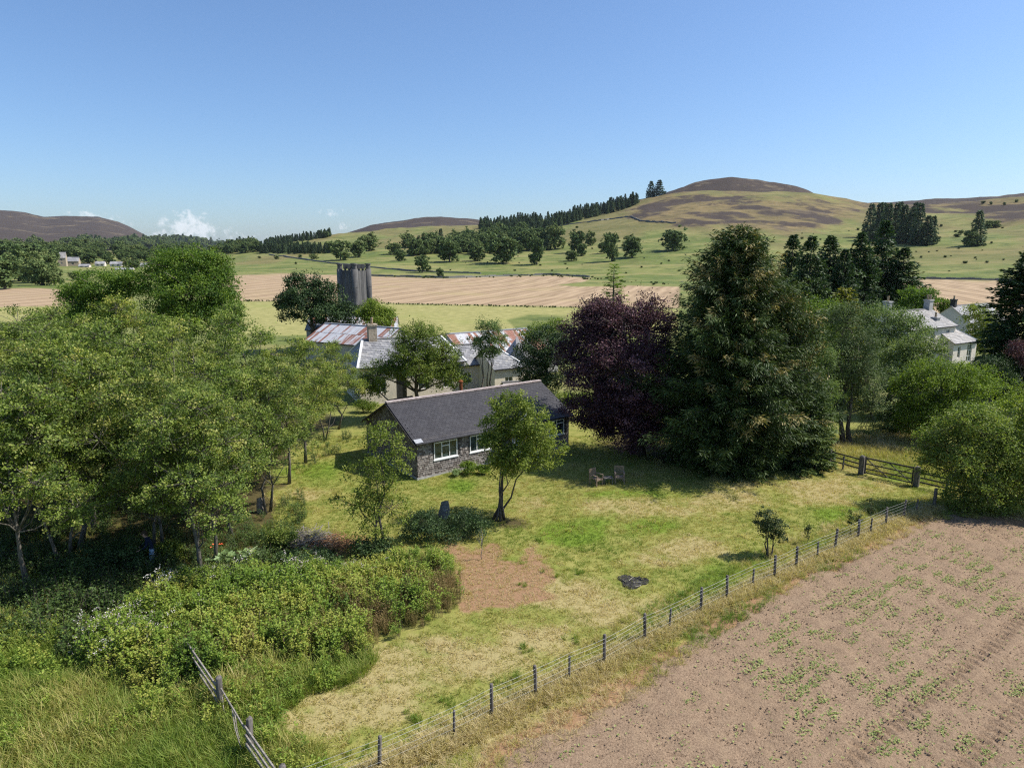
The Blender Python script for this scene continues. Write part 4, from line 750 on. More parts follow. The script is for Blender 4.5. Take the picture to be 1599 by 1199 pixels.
bl('hedge_by_barn', 'green hedge bush between rusty barn and yew', 'shrub', (820, None), [(825, 525, 0, 16, 12), (850, 520, .4, 22, 12), (870, 512, .4, 20, 12)], 'leaf_olive', 466, foot_y=70, nclump=150, per=45, leaf=.16, clump_r=.5, trunk_r=.08, twig=.1)
# shrubs by the bungalow and in the rough garden
for q, (a, b, L, mt, lab) in enumerate([(733, 740, [(733, 731, 0, 16, 9), (729, 728, .1, 9, 7)], 'leaf_olive', 'bright green clipped bush against the bungalow wall'), (754, 740, [(754, 734, 0, 10, 6)], 'leaf_olive', 'smaller bush beside the clipped bush at the bungalow wall'), (712, 744, [(712, 740, 0, 9, 5)], 'leaf_big', 'pale low plant at the bungalow wall left of the bushes'),
        (660, 842, [(658, 815, 0, 26, 20), (680, 832, -.2, 26, 16), (645, 832, 0, 18, 14)], 'leaf_dark', 'dark shrub left of the standing stone in the tree shade'), (725, 838, [(725, 815, 0, 28, 20), (702, 836, -.3, 26, 15), (745, 832, 0, 18, 14)], 'leaf_dark', 'dark shrub right of the standing stone in the tree shade'), (485, 886, [(465, 872, 0, 30, 13), (500, 874, -.1, 30, 13), (525, 880, 0, 18, 10)], 'leaf_dark', 'dark rose bush in front of the brush pile'),
        (575, 868, [(565, 855, 0, 18, 14), (600, 855, .1, 18, 13), (585, 865, -.2, 26, 10)], 'leaf_dark', 'dark bush around the foot of the young tree'), (440, 860, [(440, 840, 0, 20, 16), (425, 855, 0, 16, 12)], 'leaf_wood', 'green bush left of the brush pile'), (180, 895, [(150, 870, 0, 40, 22), (200, 866, .2, 36, 26), (215, 885, -.2, 30, 16)], 'leaf_dark', 'dark bush in the wood in front of the person, left side'),
        (566, 644, [(566, 634, 0, 12, 10), (580, 636, 0, 10, 8)], 'leaf_olive', 'green shrub at the farmhouse corner behind the bungalow'), (262, 880, [(262, 858, .3, 16, 12), (275, 872, .2, 16, 10)], 'leaf_light', 'pale green bush between the person and the stout trunk')]):
    bl('garden_shrub', lab, 'shrub', (a, b), L, mt, 470 + q, nclump=46 if q < 3 else 95, per=48, leaf=.085, clump_r=.20 if q < 3 else .26, trunk_r=.03, twig=.3, stems=3, stem_spread=.15, sides=5)
# bare dead sapling
b = GH(752, 872); T = MB(); r = np.random.default_rng(5)
T.tube(bent((0, 0, -.05), (.02, .0, .95), r, 3, .05), [.022, .018, .015, .013, .011], 5)
for k in range(9):
    a = r.uniform(0, 6.28); z = .55 + .045*k; s = r.uniform(.3, .62); T.tube(bent((.01, 0, z), (math.cos(a)*s*.6, math.sin(a)*s*.5, z + s*1.05), r, 2, .10), [.011, .008, .006, .003], 4, False)
T.build('dead_sapling', M['deadwood'], None, True, label='bare dead sapling standing in the brown mown patch', cat='sapling').location = b

# ------------------------------------------------------------------ buildings
def tiles(o, a, b, xr, Lb, wd, h, thick=.018, holes=(), jit=.0, seed=0, lift=1.0, deck=True, gap=.012, flip=False, var=.9):
    """courses of overlapping pieces on a plane: origin, along, up-slope; xr(t) gives the run of each course"""
    r = np.random.default_rng(seed); o, a, b = np.array(o, float), np.array(a, float), np.array(b, float); n = np.cross(a, b)
    if flip: n = -n
    V, F, T = [], [], []
    def put(q, f, t): k = len(V); V.extend(q); F.extend([[k + i for i in w_] for w_ in f]); T.extend([t]*len(f))
    rows = max(1, int(round(Lb/h))); h = Lb/rows
    for k in range(rows):
        y0, y1 = k*h, min(Lb, (k + 1)*h + h*.25); x0, x1 = xr((k + .5)/rows); x = x0 - (wd*.5 if k % 2 else 0) - r.uniform(0, .2)*wd
        while x < x1:
            w_ = wd*(1 + r.uniform(-jit, jit)); xa, xb = max(x, x0), min(x + w_ - gap, x1); x += w_
            if xb - xa < .03: continue
            if any(xb > hx0 and xa < hx1 and y1 > hy0 and y0 < hy1 for hx0, hx1, hy0, hy1 in holes): continue
            e = thick*r.uniform(.9, 1.6)*lift; d0 = r.uniform(-.006, .006) if jit else 0
            lo0, lo1 = o + a*xa + b*(y0 + d0), o + a*xb + b*(y0 + d0); hi0, hi1 = o + a*xa + b*y1, o + a*xb + b*y1
            put([lo0, lo1, lo1 + n*e, lo0 + n*e, hi1 + n*thick*.25, hi0 + n*thick*.25], [(3, 2, 4, 5), (0, 1, 2, 3)], r.uniform(0, 1)*var + .5 - var/2)
    if deck:
        xa, xb = xr(0); xc, xd = xr(1); e = -n*.004
        if xd - xc < .02: xd = xc + .02
        put([o + a*xa + e, o + a*xb + e, o + a*xd + b*Lb + e, o + a*xc + b*Lb + e], [(0, 1, 2, 3)], .1)
    return np.array(V), np.array(F), np.array(T)
def tile_part(name, parts, m, parent, kind='stuff'):
    V, F, T, k = [], [], [], 0
    for v, f, t in parts: V.append(v); F.append(f + k); T.append(t); k += len(v)
    return link(name, mesh_np(name, np.concatenate(V), np.concatenate(F), m, {'tint': ('FACE', np.concatenate(T))}), parent, kind=kind)
def wall_holes(mb, L, Hh, holes, y0, y1):
    xs = sorted({0, L, *[h[0] for h in holes], *[h[1] for h in holes]})
    for xa, xb in zip(xs[:-1], xs[1:]):
        hs = sorted([h for h in holes if h[0] < xb - 1e-6 and h[1] > xa + 1e-6], key=lambda q: q[2]); z = 0
        for h in hs:
            if h[2] > z: mb.box(xa, xb, y0, y1, z, h[2])
            z = h[3]
        if z < Hh: mb.box(xa, xb, y0, y1, z, Hh)
def window(par, x0, x1, z0, z1, nx=2, nz=1, y=0.0, fw=.05, mat_='white_paint', sill=True, trans=None, depth=.10):
    f = MB(); f.box(x0, x1, y - .03, y + .05, z0, z0 + fw); f.box(x0, x1, y - .03, y + .05, z1 - fw, z1); f.box(x0, x0 + fw, y - .028, y + .048, z0 + fw, z1 - fw); f.box(x1 - fw, x1, y - .028, y + .048, z0 + fw, z1 - fw)
    for k in range(1, nx): xc = x0 + (x1 - x0)*k/nx; f.box(xc - fw*.4, xc + fw*.4, y - .022, y + .044, z0 + fw, z1 - fw)
    for k in range(1, nz): zc = z0 + (z1 - z0)*k/nz; f.box(x0 + fw, x1 - fw, y - .018, y + .040, zc - fw*.4, zc + fw*.4)
    o = f.build('window', M[mat_], par)
    MB().box(x0 + fw, x1 - fw, y + .015, y + .03, z0 + fw, z1 - fw).build('pane', M['glass'], o)
    if sill: MB().box(x0 - .06, x1 + .06, y - .09, y + .03, z0 - .06, z0 - .002).build('sill', M[mat_], o)
    return o
def house(name, label, loc, rz, L, Wd, eave, ridge, hl=0, hr=0, wall='white_wall', roof='slate_grey', win=(), doors=(), chim=(), over=.18, tw=.3, th=.24, cat='house', group=None, tiles_on=True, tin=False):
    e = empty(name, loc, rz, label=label, cat=cat, group=group); w_ = MB(); holes = [q[:4] for q in win] + [q[:4] for q in doors]
    wall_holes(w_, L, eave, holes, 0, .3); w_.box(0, L, Wd - .3, Wd, 0, eave); w_.box(0, .3, .3, Wd - .3, 0, eave); w_.box(L - .3, L, .3, Wd - .3, 0, eave)
    for x0, on in ((0, hl), (L - .3, hr)):
        if not on: w_.add([(x0, 0, eave), (x0, Wd, eave), (x0, Wd/2, ridge - .03), (x0 + .3, 0, eave), (x0 + .3, Wd, eave), (x0 + .3, Wd/2, ridge - .03)], [(0, 2, 1), (3, 4, 5), (0, 3, 5, 2), (1, 2, 5, 4), (0, 1, 4, 3)])
    w_.box(.3, L - .3, .3, Wd - .3, 0, .05)
    w_.build('wall', M[wall], e)
    a0, a1 = (0 if hl else -over), (L if hr else L + over); k = (ridge - eave)/(Wd/2); ey = eave - over*k; sl_ = math.hypot(Wd/2 + over, ridge - ey); bu = ((Wd/2 + over)/sl_, (ridge - ey)/sl_)
    A0, A1 = (-over if hl else a0), (L + over if hr else a1)
    xr = lambda t: (A0 + hl*t + (over*t if hl else 0), A1 - hr*t - (over*t if hr else 0))
    kw = dict(wd=tw, h=th, thick=.03 if not tin else .035, seed=len(label), jit=.05)
    P = [tiles((0, -over, ey), (1, 0, 0), (0, bu[0], bu[1]), xr, sl_, **kw), tiles((0, Wd + over, ey), (1, 0, 0), (0, -bu[0], bu[1]), xr, sl_, flip=True, **kw)]
    for h_, xe, sg in ((hl, -over, 1), (hr, L + over, -1)):
        if h_:
            hh = h_ + over; sl2 = math.hypot(hh, ridge - ey); W2 = Wd/2 + over
            P.append(tiles((xe, -over, ey), (0, 1, 0), (sg*hh/sl2, 0, (ridge - ey)/sl2), lambda t: (W2*t, 2*W2 - W2*t), sl2, flip=(sg == 1), **kw))
    tile_part('roof', P, M[roof], e)
    x0r, x1r = xr(1); MB().beam((x0r - .03, Wd/2, ridge + .03), (x1r + .03, Wd/2, ridge + .03), .26, .10).build('ridge', M['lead' if tin else ('ridge_tile' if 'dark' in roof else 'slate_pale' in M and 'slate_pale' or 'lead')], e)
    for h_, xe, xi in ((hl, -over, x0r), (hr, L + over, x1r)):
        if h_:
            for yy in (-over, Wd + over): MB().beam((xe, yy, ey + .04), (xi, Wd/2, ridge + .04), .2, .08).build('hip_flashing', M['white_paint'], e)
    g = MB(); g.beam((A0, -over - .05, ey - .03), (A1, -over - .05, ey - .03), .10, .09); g.build('gutter', M['dark_trim'], e)
    for q in win: window(e, q[0], q[1], q[2], q[3], q[4] if len(q) > 4 else 2, q[5] if len(q) > 5 else 2, .1)
    for q in doors: 
        d = MB().box(q[0], q[1], .12, .18, q[2] + .02, q[3]).build('door', M[q[4] if len(q) > 4 else 'dark_trim'], e); MB().box(q[1] - .14, q[1] - .10, .09, .12, q[2] + .95, q[2] + 1.05).build('handle', M['wire'], d)
    for (cx, cy, z0, z1, sw, npots, mt) in chim:
        c = MB(); c.box(cx - sw/2, cx + sw/2, cy - .35, cy + .35, z0, z1 - .16); c.box(cx - sw/2 - .07, cx + sw/2 + .07, cy - .42, cy + .42, z1 - .16, z1); co = c.build('chimney', M[mt], e)
        for p_ in range(npots):
            yy = cy + (p_ - (npots - 1)/2)*.32; MB().tube([(cx, yy, z1), (cx, yy, z1 + .25), (cx, yy, z1 + .5), (cx, yy, z1 + .56)], [.13, .11, .12, .15], 10).build('chimney_pot', M['pot'], co, True)
    return e
rad = math.radians
# bungalow ---------------------------------------------------------
BT = rad(37); BL, BW, BE, BR = 11.75, 6.7, 2.34, 3.98
B0 = np.array([-5.52, 38.22, 0.]); bz = H1(-2, 42)
bun = empty('bungalow', (B0[0], B0[1], bz), BT, label='single-storey timber-shingled bungalow with dark slate roof on the lawn', cat='bungalow')
ud = np.array([math.cos(BT), math.sin(BT)]); nd_ = np.array([math.sin(BT), -math.cos(BT)])
def onwall(px, py, P0=B0, u=ud):
    d = ray(px, py); A = np.array([[d[0], -u[0]], [d[1], -u[1]]]); k, s = np.linalg.solve(A, P0[:2]); return s, CH + k*d[2]
holes = []
for (xa, ya, xb, yb) in ((678, 692, 714, 716), (734, 681, 766, 706), (866, 660, 881, 684)):
    s0, z0 = onwall(xa, yb + 2); s1, z1 = onwall(xb, ya - 4); holes.append((s0, s1, .98, 2.02))
holes[2] = (holes[2][0] - .5, holes[2][1], .98, 2.02)
door = (6.9, 7.8, 0.02, 2.02)
wb = MB(); wall_holes(wb, BL, BE, holes + [door], 0, .16); wb.box(0, BL, BW - .16, BW, 0, BE); wb.box(0, .16, .16, BW - .16, 0, BE); wb.box(BL - .16, BL, .16, BW - .16, 0, BE)
for x0 in (0, BL - .16): wb.add([(x0, 0, BE), (x0, BW, BE), (x0, BW/2, BR - .06), (x0 + .16, 0, BE), (x0 + .16, BW, BE), (x0 + .16, BW/2, BR - .06)], [(0, 2, 1), (3, 4, 5), (0, 3, 5, 2), (1, 2, 5, 4), (0, 1, 4, 3)])
wb.box(.16, BL - .16, .16, BW - .16, 0, .06); wb.build('wall', M['gate_wood'], bun)
hp = [(q[0] - .06, q[1] + .06, q[2] - .07, q[3] + .05) for q in holes] + [(door[0] - .08, door[1] + .08, -1, 2.1)]
tile_part('front_shingles', [tiles((0, -.002, .12), (1, 0, 0), (0, 0, 1), lambda t: (0, BL), BE - .1, .20, .125, .028, [(a, b, c - .12, d - .12) for a, b, c, d in hp], .25, 3, deck=False, gap=.022)], M['shingle'], bun)
gxr = lambda t: (lambda z: (0, BW) if z <= BE else ((z - BE)/(BR - BE)*BW/2, BW - (z - BE)/(BR - BE)*BW/2))(.12 + t*(BR - .2))
tile_part('gable_shingles', [tiles((-.002, 0, .12), (0, 1, 0), (0, 0, 1), gxr, BR - .2, .20, .125, .028, [], .25, 5, deck=False, gap=.03, flip=True)], M['shingle'], bun)
tile_part('gable_shingles', [tiles((BL + .002, 0, .12), (0, 1, 0), (0, 0, 1), gxr, BR - .2, .20, .125, .028, [], .25, 6, deck=False, gap=.03)], M['shingle'], bun)
MB().box(-.05, BL + .05, -.05, BW + .05, -.15, .11).build('plinth', M['grey_wall'], bun)
ov = .26; bk = (BR - BE)/(BW/2); bey = BE - ov*bk; bsl = math.hypot(BW/2 + ov, BR + .06 - bey); bb = ((BW/2 + ov)/bsl, (BR + .06 - bey)/bsl)
tile_part('front_slates', [tiles((0, -ov, bey), (1, 0, 0), (0, *bb), lambda t: (-.22, BL + .22), bsl, .26, .17, .012, (), .03, 7)], M['slate_dark'], bun)
tile_part('back_slates', [tiles((0, BW + ov, bey), (1, 0, 0), (0, -bb[0], bb[1]), lambda t: (-.22, BL + .22), bsl, .26, .17, .012, (), .03, 8, flip=True)], M['slate_dark'], bun)
for k in range(24): xk = -.22 + (BL + .44)*k/24; MB().beam((xk, BW/2, BR + .09), (xk + (BL + .44)/24 - .015, BW/2, BR + .09), .28, .09).build('ridge_tile', M['ridge_tile'], bun)
for xk in (-.20, BL + .20):
    for sg in (0, 1):
        ya = -ov if sg == 0 else BW + ov; MB().beam((xk, ya, bey - .09), (xk, BW/2, BR - .03), .05, .17, (1, 0, 0)).build('bargeboard', M['gate_wood'] if xk < 0 else M['dark_trim'], bun)
MB().tube([(-.2, -ov - .05, bey - .02), (BL + .2, -ov - .05, bey - .02)], .055, 8).build('gutter', M['dark_trim'], bun)
P_ = lambda x, s, n: (x, -ov + bb[0]*s - bb[1]*n, bey + bb[1]*s + bb[0]*n)
MB().hexa([P_(-.2, .02, .035), P_(.3, .02, .035), P_(.3, .36, .035), P_(-.2, .36, .035), P_(-.2, .02, .055), P_(.3, .02, .055), P_(.3, .36, .055), P_(-.2, .36, .055)]).build('lead_flashing', M['lead'], bun)
for q, nx in zip(holes, (3, 3, 2)):
    wn = window(bun, q[0], q[1], q[2], q[3], nx, 1, .02, .06)
    wd3 = (q[1] - q[0])/nx; MB().box(q[0] + wd3 + .02, q[0] + 2*wd3 - .02, -.012, .03, q[3] - .30, q[3] - .24).build('transom', M['white_paint'], wn)
d = MB().box(door[0], door[1], .03, .08, door[2], door[3]).build('door', M['white_paint'], bun); MB().box(door[1] - .16, door[1] - .1, 0, .03, 1.0, 1.06).build('handle', M['wire'], d); MB().box(door[0] + .12, door[1] - .12, .022, .03, 1.15, 1.85).build('pane', M['glass'], d)
# gabled porch hood on the front
pc, pw, pj = (door[0] + door[1])/2, 1.05, 1.0; pr = MB(); zt, ze = 3.15, 2.28
for sg in (-1, 1): pr.add([(pc, -pj, zt), (pc, 1.35, zt), (pc + sg*pw, .4, ze), (pc + sg*pw, -pj, ze), (pc, -pj, zt + .07), (pc, 1.35, zt + .07), (pc + sg*(pw + .05), .4, ze + .06), (pc + sg*(pw + .05), -pj, ze + .06)], [(0, 1, 2, 3), (7, 6, 5, 4), (0, 3, 7, 4), (3, 2, 6, 7), (1, 5, 6, 2)])
po = pr.build('porch_roof', M['slate_dark'], bun)
for sg in (-1, 1):
    MB().beam((pc, -pj - .03, zt + .03), (pc + sg*(pw + .04), -pj - .03, ze + .02), .04, .15, (0, 1, 0)).build('bargeboard', M['white_paint'], po); MB().box(pc + sg*(pw - .12) - .05, pc + sg*(pw - .12) + .05, -pj + .02, -pj + .12, 0, ze + .02).build('porch_post', M['white_paint'], bun)
fl = MB().tube([(5.75, BW*.62, BR - .55), (5.75, BW*.62, BR + .55)], .11, 10).build('flue_pipe', M['rust'], bun); MB().tube([(5.75, BW*.62, BR + .55), (5.75, BW*.62, BR + .60), (5.75, BW*.62, BR + .72)], [.16, .17, .03], 10).build('cowl', M['rust'], fl)
# farmhouse and steading -------------------------------------------
def gl(px, py, z): p = G(px, py, z); return p
q = gl(561, 573, 3.4); FT = rad(24)
house('farmhouse', 'pale farmhouse with grey hipped slate roof behind the bungalow', (q[0], q[1], 0), FT, 9.6, 6.2, 3.4, 5.35, 1.0, 1.2, 'white_wall', 'slate_grey', win=[(1.3, 2.3, 1.0, 2.4), (5.2, 6.2, 1.0, 2.4), (7.6, 8.5, 1.0, 2.4)], doors=[(3.2, 4.15, .02, 2.6)], chim=[(1.9, 3.1, 4.9, 6.75, .75, 1, 'brick_stone')])
house('farmhouse_wing', 'cream rear wing with grey slate roof right of the farmhouse', (-1.55, 60.3, 0), rad(32), 3.2, 4.4, 2.9, 4.1, 0, 1.2, 'cream_wall', 'slate_grey', win=[(1.1, 1.9, 1.0, 2.0)], chim=[])
house('lean_to_wing', 'small grey-roofed outbuilding joining the farmhouse to its cream wing', (-5.3, 61.6, 0), rad(30), 4.4, 4.2, 3.0, 4.5, 0, 0, 'white_wall', 'slate_grey', win=[(1.0, 1.8, 1.2, 2.2)], doors=[(2.6, 3.4, .02, 2.1)])
house('stone_outhouse', 'grey stone outhouse with a gable facing the bungalow', (1.75, 63, 0), rad(90), 6, 2.5, 3.0, 4.6, 0, 0, 'grey_wall', 'slate_grey')
q = gl(593, 541, 2.9); bd = rad(-30)
house('front_barn', 'long barn with white and rust-streaked tin roof behind the farmhouse', (q[0] - 11.5*math.cos(bd), q[1] - 11.5*math.sin(bd), 0), bd, 11.5, 7.0, 2.9, 4.6, 0, 0, 'grey_wall', 'tin_a', tw=.36, th=2.2, cat='barn', tin=True, doors=[(9.6, 10.8, .02, 2.3)])
q = gl(618, 513, 2.9); bd = rad(6)
house('back_barn', 'barn with red-streaked tin roof behind the long barn', (q[0] - 12*math.cos(bd), q[1] - 12*math.sin(bd), 0), bd, 12, 6.5, 2.9, 4.25, 0, 0, 'grey_wall', 'tin_a', tw=.4, th=2.2, cat='barn', tin=True)
house('rusty_barn', 'low barn with heavily rusted tin roof right of the farmhouse', (-4.9, 69.0, 0), rad(33), 12, 7, 2.8, 4.65, 0, 0, 'grey_wall', 'tin_b', tw=.34, th=2.2, cat='barn', tin=True)
house('mossy_shed', 'low shed with lichen-yellow roof behind the bungalow ridge', (-.4, 56.8, 0), rad(20), 2.6, 1.6, 1.75, 2.15, 0, 0, 'grey_wall', 'slate_pale', cat='shed', tw=.5, th=.5)
# silo tower -------------------------------------------------------
c = AT(554, 450, 105); ztop = AT(554, 420, 105)[2]; tz = H1(c[0], 105)
tw_ = empty('silo_tower', (c[0], 105, tz), rad(-75), label='grey concrete silo tower with castellated top and round turrets', cat='tower'); ht = ztop - tz
cor = [(2.08*math.cos(k*math.pi/2), 2.08*math.sin(k*math.pi/2)) for k in range(4)]
for k in range(4):
    x0, y0 = cor[k]; t = MB(); t.tube([(x0, y0, 0), (x0, y0, ht*.33), (x0, y0, ht*.66), (x0, y0, ht)], .48, 16); to = t.build('turret', M['concrete'], tw_, True)
    x1, y1 = cor[(k + 1) % 4]; nx_, ny_ = -(x0 + x1)/2/2.08*.16, -(y0 + y1)/2/2.08*.16
    MB().beam((x0 + nx_, y0 + ny_, (ht - .2)/2), (x1 + nx_, y1 + ny_, (ht - .2)/2), .3, ht - .2).build('wall', M['concrete'], tw_)
    for f in (.36, .64):
        xx, yy = x0 + (x1 - x0)*f + nx_*.5, y0 + (y1 - y0)*f + ny_*.5; MB().tube([(xx, yy, 0), (xx, yy, ht)], .14, 10).build('pilaster', M['concrete'], tw_, True)
        MB().box(xx - .27, xx + .27, yy - .27, yy + .27, ht + .02, ht + .72).build('merlon', M['concrete'], tw_)
    MB().tube([(x0, y0, ht + .005), (x0, y0, ht + .62), (x0, y0, ht + .64), (x0, y0, ht + .80)], [.36, .36, .47, .47], 14).build('merlon', M['concrete'], tw_, False)
    for z in (ht*.25, ht*.5, ht*.75): MB().tube([(x0, y0, z), (x0, y0, z + .06)], .495, 16).build('hoop', M['concrete'], to, True)
# white house -------------------------------------------------------
hz = rad(31); R_e = gl(1493, 508, 4.6)
house('white_house', 'two-storey white house with pale slate roof among the right-hand trees', (R_e[0] - 9.6*math.cos(hz), R_e[1] - 9.6*math.sin(hz), 0), hz, 9.6, 6.4, 4.65, 6.35, 0, 0, 'white_wall', 'slate_pale', win=[(1.2, 2.1, 2.9, 4.1), (4.2, 5.1, 2.9, 4.1), (7.6, 8.3, 2.75, 4.2), (7.6, 8.3, .8, 2.0), (4.2, 5.1, .8, 2.1)], doors=[(2.8, 3.7, .02, 2.1)], chim=[(.4, 3.2, 6.0, 7.6, .7, 1, 'grey_wall'), (9.1, 3.2, 6.0, 7.5, .8, 2, 'grey_wall')])
q = gl(1490, 536, 2.8)
house('white_house_wing', 'single-storey wing with french window on the right of the white house', (q[0], q[1], 0), hz, 5.2, 5.4, 2.85, 4.6, 0, 2.0, 'white_wall', 'slate_pale', win=[(1.0, 1.6, 1.0, 2.3, 1, 2), (3.1, 4.2, .35, 2.45, 2, 3)], chim=[(.6, 2.7, 4.3, 5.6, .7, 1, 'grey_wall')])
q = AT(1516, 500, 104)
house('far_cottage', 'white cottage with slate roof glimpsed behind the white house', (q[0], 104, H1(q[0], 104)), hz, 11, 6.0, 2.7, 5.0, 0, 0, 'white_wall', 'slate_grey', win=[(1.5, 2.5, 1.0, 2.1), (4.5, 5.5, 1.0, 2.1), (8, 9, 1.0, 2.1)], chim=[(.5, 3.0, 4.6, 6.0, .6, 1, 'dark_trim')])
# far village ------------------------------------------------------
def far_house(px, py, wpx, hpx, lab, name='village_house', rz=.3, wall='white_wall', roof='slate_grey', tall=1.0):
    p = HIT(px, py); k = np.linalg.norm(p - np.array([0, 0, CH]))/FPX; L = wpx*k*.95; Hh = hpx*k
    house(name, lab, (p[0] - L/2, p[1], p[2] - .6), rz, L, max(5.5, L*.55), Hh*.6, Hh*1.05, 0, 0, wall, roof, win=[(L*.15, L*.15 + 1.6, Hh*.22, Hh*.48), (L*.6, L*.6 + 1.6, Hh*.22, Hh*.48)], tw=2.0, th=1.5, cat='house', group='houses of the far village')
far_house(107, 416, 22, 12, 'stone mansion range at the left of the far village', 'mansion', .35, 'brick_stone')
p = HIT(100, 416); k = np.linalg.norm(p)/FPX
mt_ = house('mansion_tower', 'tall gabled stone tower at the left end of the far mansion', (p[0] - 4*k, p[1] - 3, p[2] - .5), .35, 9*k, 8*k, 12*k, 19*k, 0, 0, 'brick_stone', 'slate_pale', win=[(3*k, 5*k, 4*k, 6*k), (3*k, 5*k, 8*k, 10*k)], tw=2, th=1.5, cat='tower')
for a in ((130, 418, 13, 5, 'pale low cottage just right of the far mansion'), (155, 416, 12, 7, 'gabled white cottage in the middle of the far village'), (180, 416, 15, 7, 'white house with two gables in the far village'), (191, 422, 24, 4, 'long low pale shed in front of the far village houses'), (224, 417, 10, 6, 'rightmost white house of the far village beside the sycamore')): far_house(*a)

# ------------------------------------------------------------------ fences, gate, garden things
wf = empty('wire_fence', (FPTS[2][0], FPTS[2][1], 0), label='post and wire stock fence between the lawn and the tilled field', cat='fence'); wo = np.array([FPTS[2][0], FPTS[2][1], 0])
rg = np.random.default_rng(77); tops = []
ALLP = [(FA[0], FA[1], 1.05, 0)] + [(p[0], p[1], h, t) for p, (a, b, h, t) in zip(FPTS, FENCE_PX)]
for (x, y, h, thin) in ALLP:
    z = H1(x, y); w_ = .037 if thin else (.052 if (x, y) != tuple(FPTS[-1]) else .08); le = rg.normal(0, .025, 2); P = MB(); x_, y_ = x - wo[0], y - wo[1]
    P.tube([(x_, y_, z - .3), (x_ + le[0]*.5, y_ + le[1]*.5, z + h*.5), (x_ + le[0], y_ + le[1], z + h - .02), (x_ + le[0], y_ + le[1], z + h)], [w_, w_*1.02, w_, w_*.8], 8); P.build('post', M['post_wood'], wf, True)
    tops.append((x_ + le[0]*.8, y_ + le[1]*.8, z, h))
for zz, rr_ in ((1.0, .0045), (.86, .0045), (.70, .0032), (.52, .0032), (.34, .0032), (.16, .0032)):
    pts = []
    for i, (x, y, z, h) in enumerate(tops):
        pts.append((x, y - .05, z + zz*.98))
        if i + 1 < len(tops): x2, y2, z2, h2 = tops[i + 1]; pts.append(((x + x2)/2, (y + y2)/2 - .05, (z + z2)/2 + zz*.98 - .015))
    MB().tube(pts, rr_, 4).build('wire', M['wire'], wf)
nt = MB()
for i in range(len(tops) - 1):
    (x, y, z, h), (x2, y2, z2, h2) = tops[i], tops[i + 1]; k = max(1, int(math.hypot(x2 - x, y2 - y)/.22))
    for j in range(1, k): f = j/k; a, b, c_ = x + (x2 - x)*f, y + (y2 - y)*f - .05, z + (z2 - z)*f; nt.tube([(a, b, c_ + .15), (a, b, c_ + .70)], .0016, 3, False)
nt.build('netting', M['wire'], wf, kind='stuff')
# broken rail fence, bottom left
p1, p2 = np.array([-8.38, 17.58]), np.array([-6.88, 15.84]); dv = (p2 - p1)/np.linalg.norm(p2 - p1); p0 = p1 - dv*2.35; p3 = p2 + dv*2.2
rf = empty('broken_rail_fence', (p1[0], p1[1], 0), label='broken weathered post and rail fence in the long grass', cat='fence')
L2 = lambda p, z: (p[0] - p1[0], p[1] - p1[1], z + H1(p[0], p[1]))
for p, h, w_ in ((p0, .95, .05), (p1, 1.12, .092), (p2, 1.12, .088), (p3, 1.1, .088)):
    MB().tube([L2(p, -.3), L2(p + rg.normal(0, .01, 2), h*.5), L2(p + rg.normal(0, .02, 2), h - .03), L2(p, h)], [w_, w_, w_*.97, w_*.85], 10).build('post', M['post_wood'], rf, True)
sdv = np.array([-dv[1], dv[0]])*-.10
for a, b, za, zb in ((p0 - dv*.35, p1, 1.0, .92), (p0 + dv*.1, p1, .72, .66), (p0 + dv*.8, p1, .46, .40), (p2, p3 + dv*.6, .92, .92), (p2, p3 + dv*.6, .66, .66), (p2, p3 + dv*.6, .40, .42)):
    MB().beam(L2(a + sdv, za), L2(b + sdv, zb), .035, .085).build('rail', M['rail_wood'], rf)
MB().beam(L2(p1 + dv*.15, .82), L2(p2 - dv*.05 + sdv, .86), .03, .07).build('fallen_rail', M['deadwood'], rf)
for a, b, za, zb in ((p1 + dv*1.2, p2 - dv*.3 + sdv, .75, .05), (p1 + dv*1.0, p2 - dv*.1 + sdv*2, .72, .25), (p1 + dv*.2, p1 + dv*.5, .6, .05)):
    MB().tube([L2(a, za), L2((a + b)/2 + sdv*.4, (za + zb)/2), L2(b, zb)], [.018, .016, .012], 5).build('stick', M['deadwood'], rf, True)
# gate and its fences
g1, g2, g3 = np.array([19.82, 40.93]), np.array([20.9, 39.17]), np.array([22.93, 36.99]); gd = (g3 - g2)/np.linalg.norm(g3 - g2); g4 = g3 + gd*2.6
for p, lab in ((g2, 'squared stone-grey gate post at the left end of the gate'), (g3, 'squared stone-grey gate post at the right end of the gate')):
    t = MB(); t.hexa([(-.13, -.13, -.3), (.13, -.13, -.3), (.13, .13, -.3), (-.13, .13, -.3), (-.125, -.125, 1.12), (.125, -.125, 1.12), (.125, .125, 1.12), (-.125, .125, 1.12)]); t.hexa([(-.125, -.125, 1.12), (.125, -.125, 1.12), (.125, .125, 1.12), (-.125, .125, 1.12), (-.06, -.06, 1.19), (.06, -.06, 1.19), (.06, .06, 1.19), (-.06, .06, 1.19)])
    o = t.build('gate_post', M['gate_post'], None, label=lab, cat='gate post', group='posts of the field gate'); o.location = (p[0], p[1], H1(*p)); o.rotation_euler = (0, 0, math.atan2(gd[1], gd[0]))
GL = np.linalg.norm(g3 - g2) - .36; ga = g2 + gd*.18
gt = empty('field_gate', (ga[0], ga[1], H1(*ga) + .06), math.atan2(gd[1], gd[0]), label='dark wooden four-bar field gate with crossed braces', cat='gate')
for z in (.12, .36, .66, 1.0): MB().box(0, GL, -.018 if z < .9 else -.03, .018 if z < .9 else .03, z - .032, z + (.032 if z < .9 else .05)).build('bar', M['gate_wood'], gt)
for x0 in (0, GL - .07): MB().box(x0, x0 + .07, -.04, .04, .04, 1.1 if x0 == 0 else 1.07).build('stile', M['gate_wood'], gt)
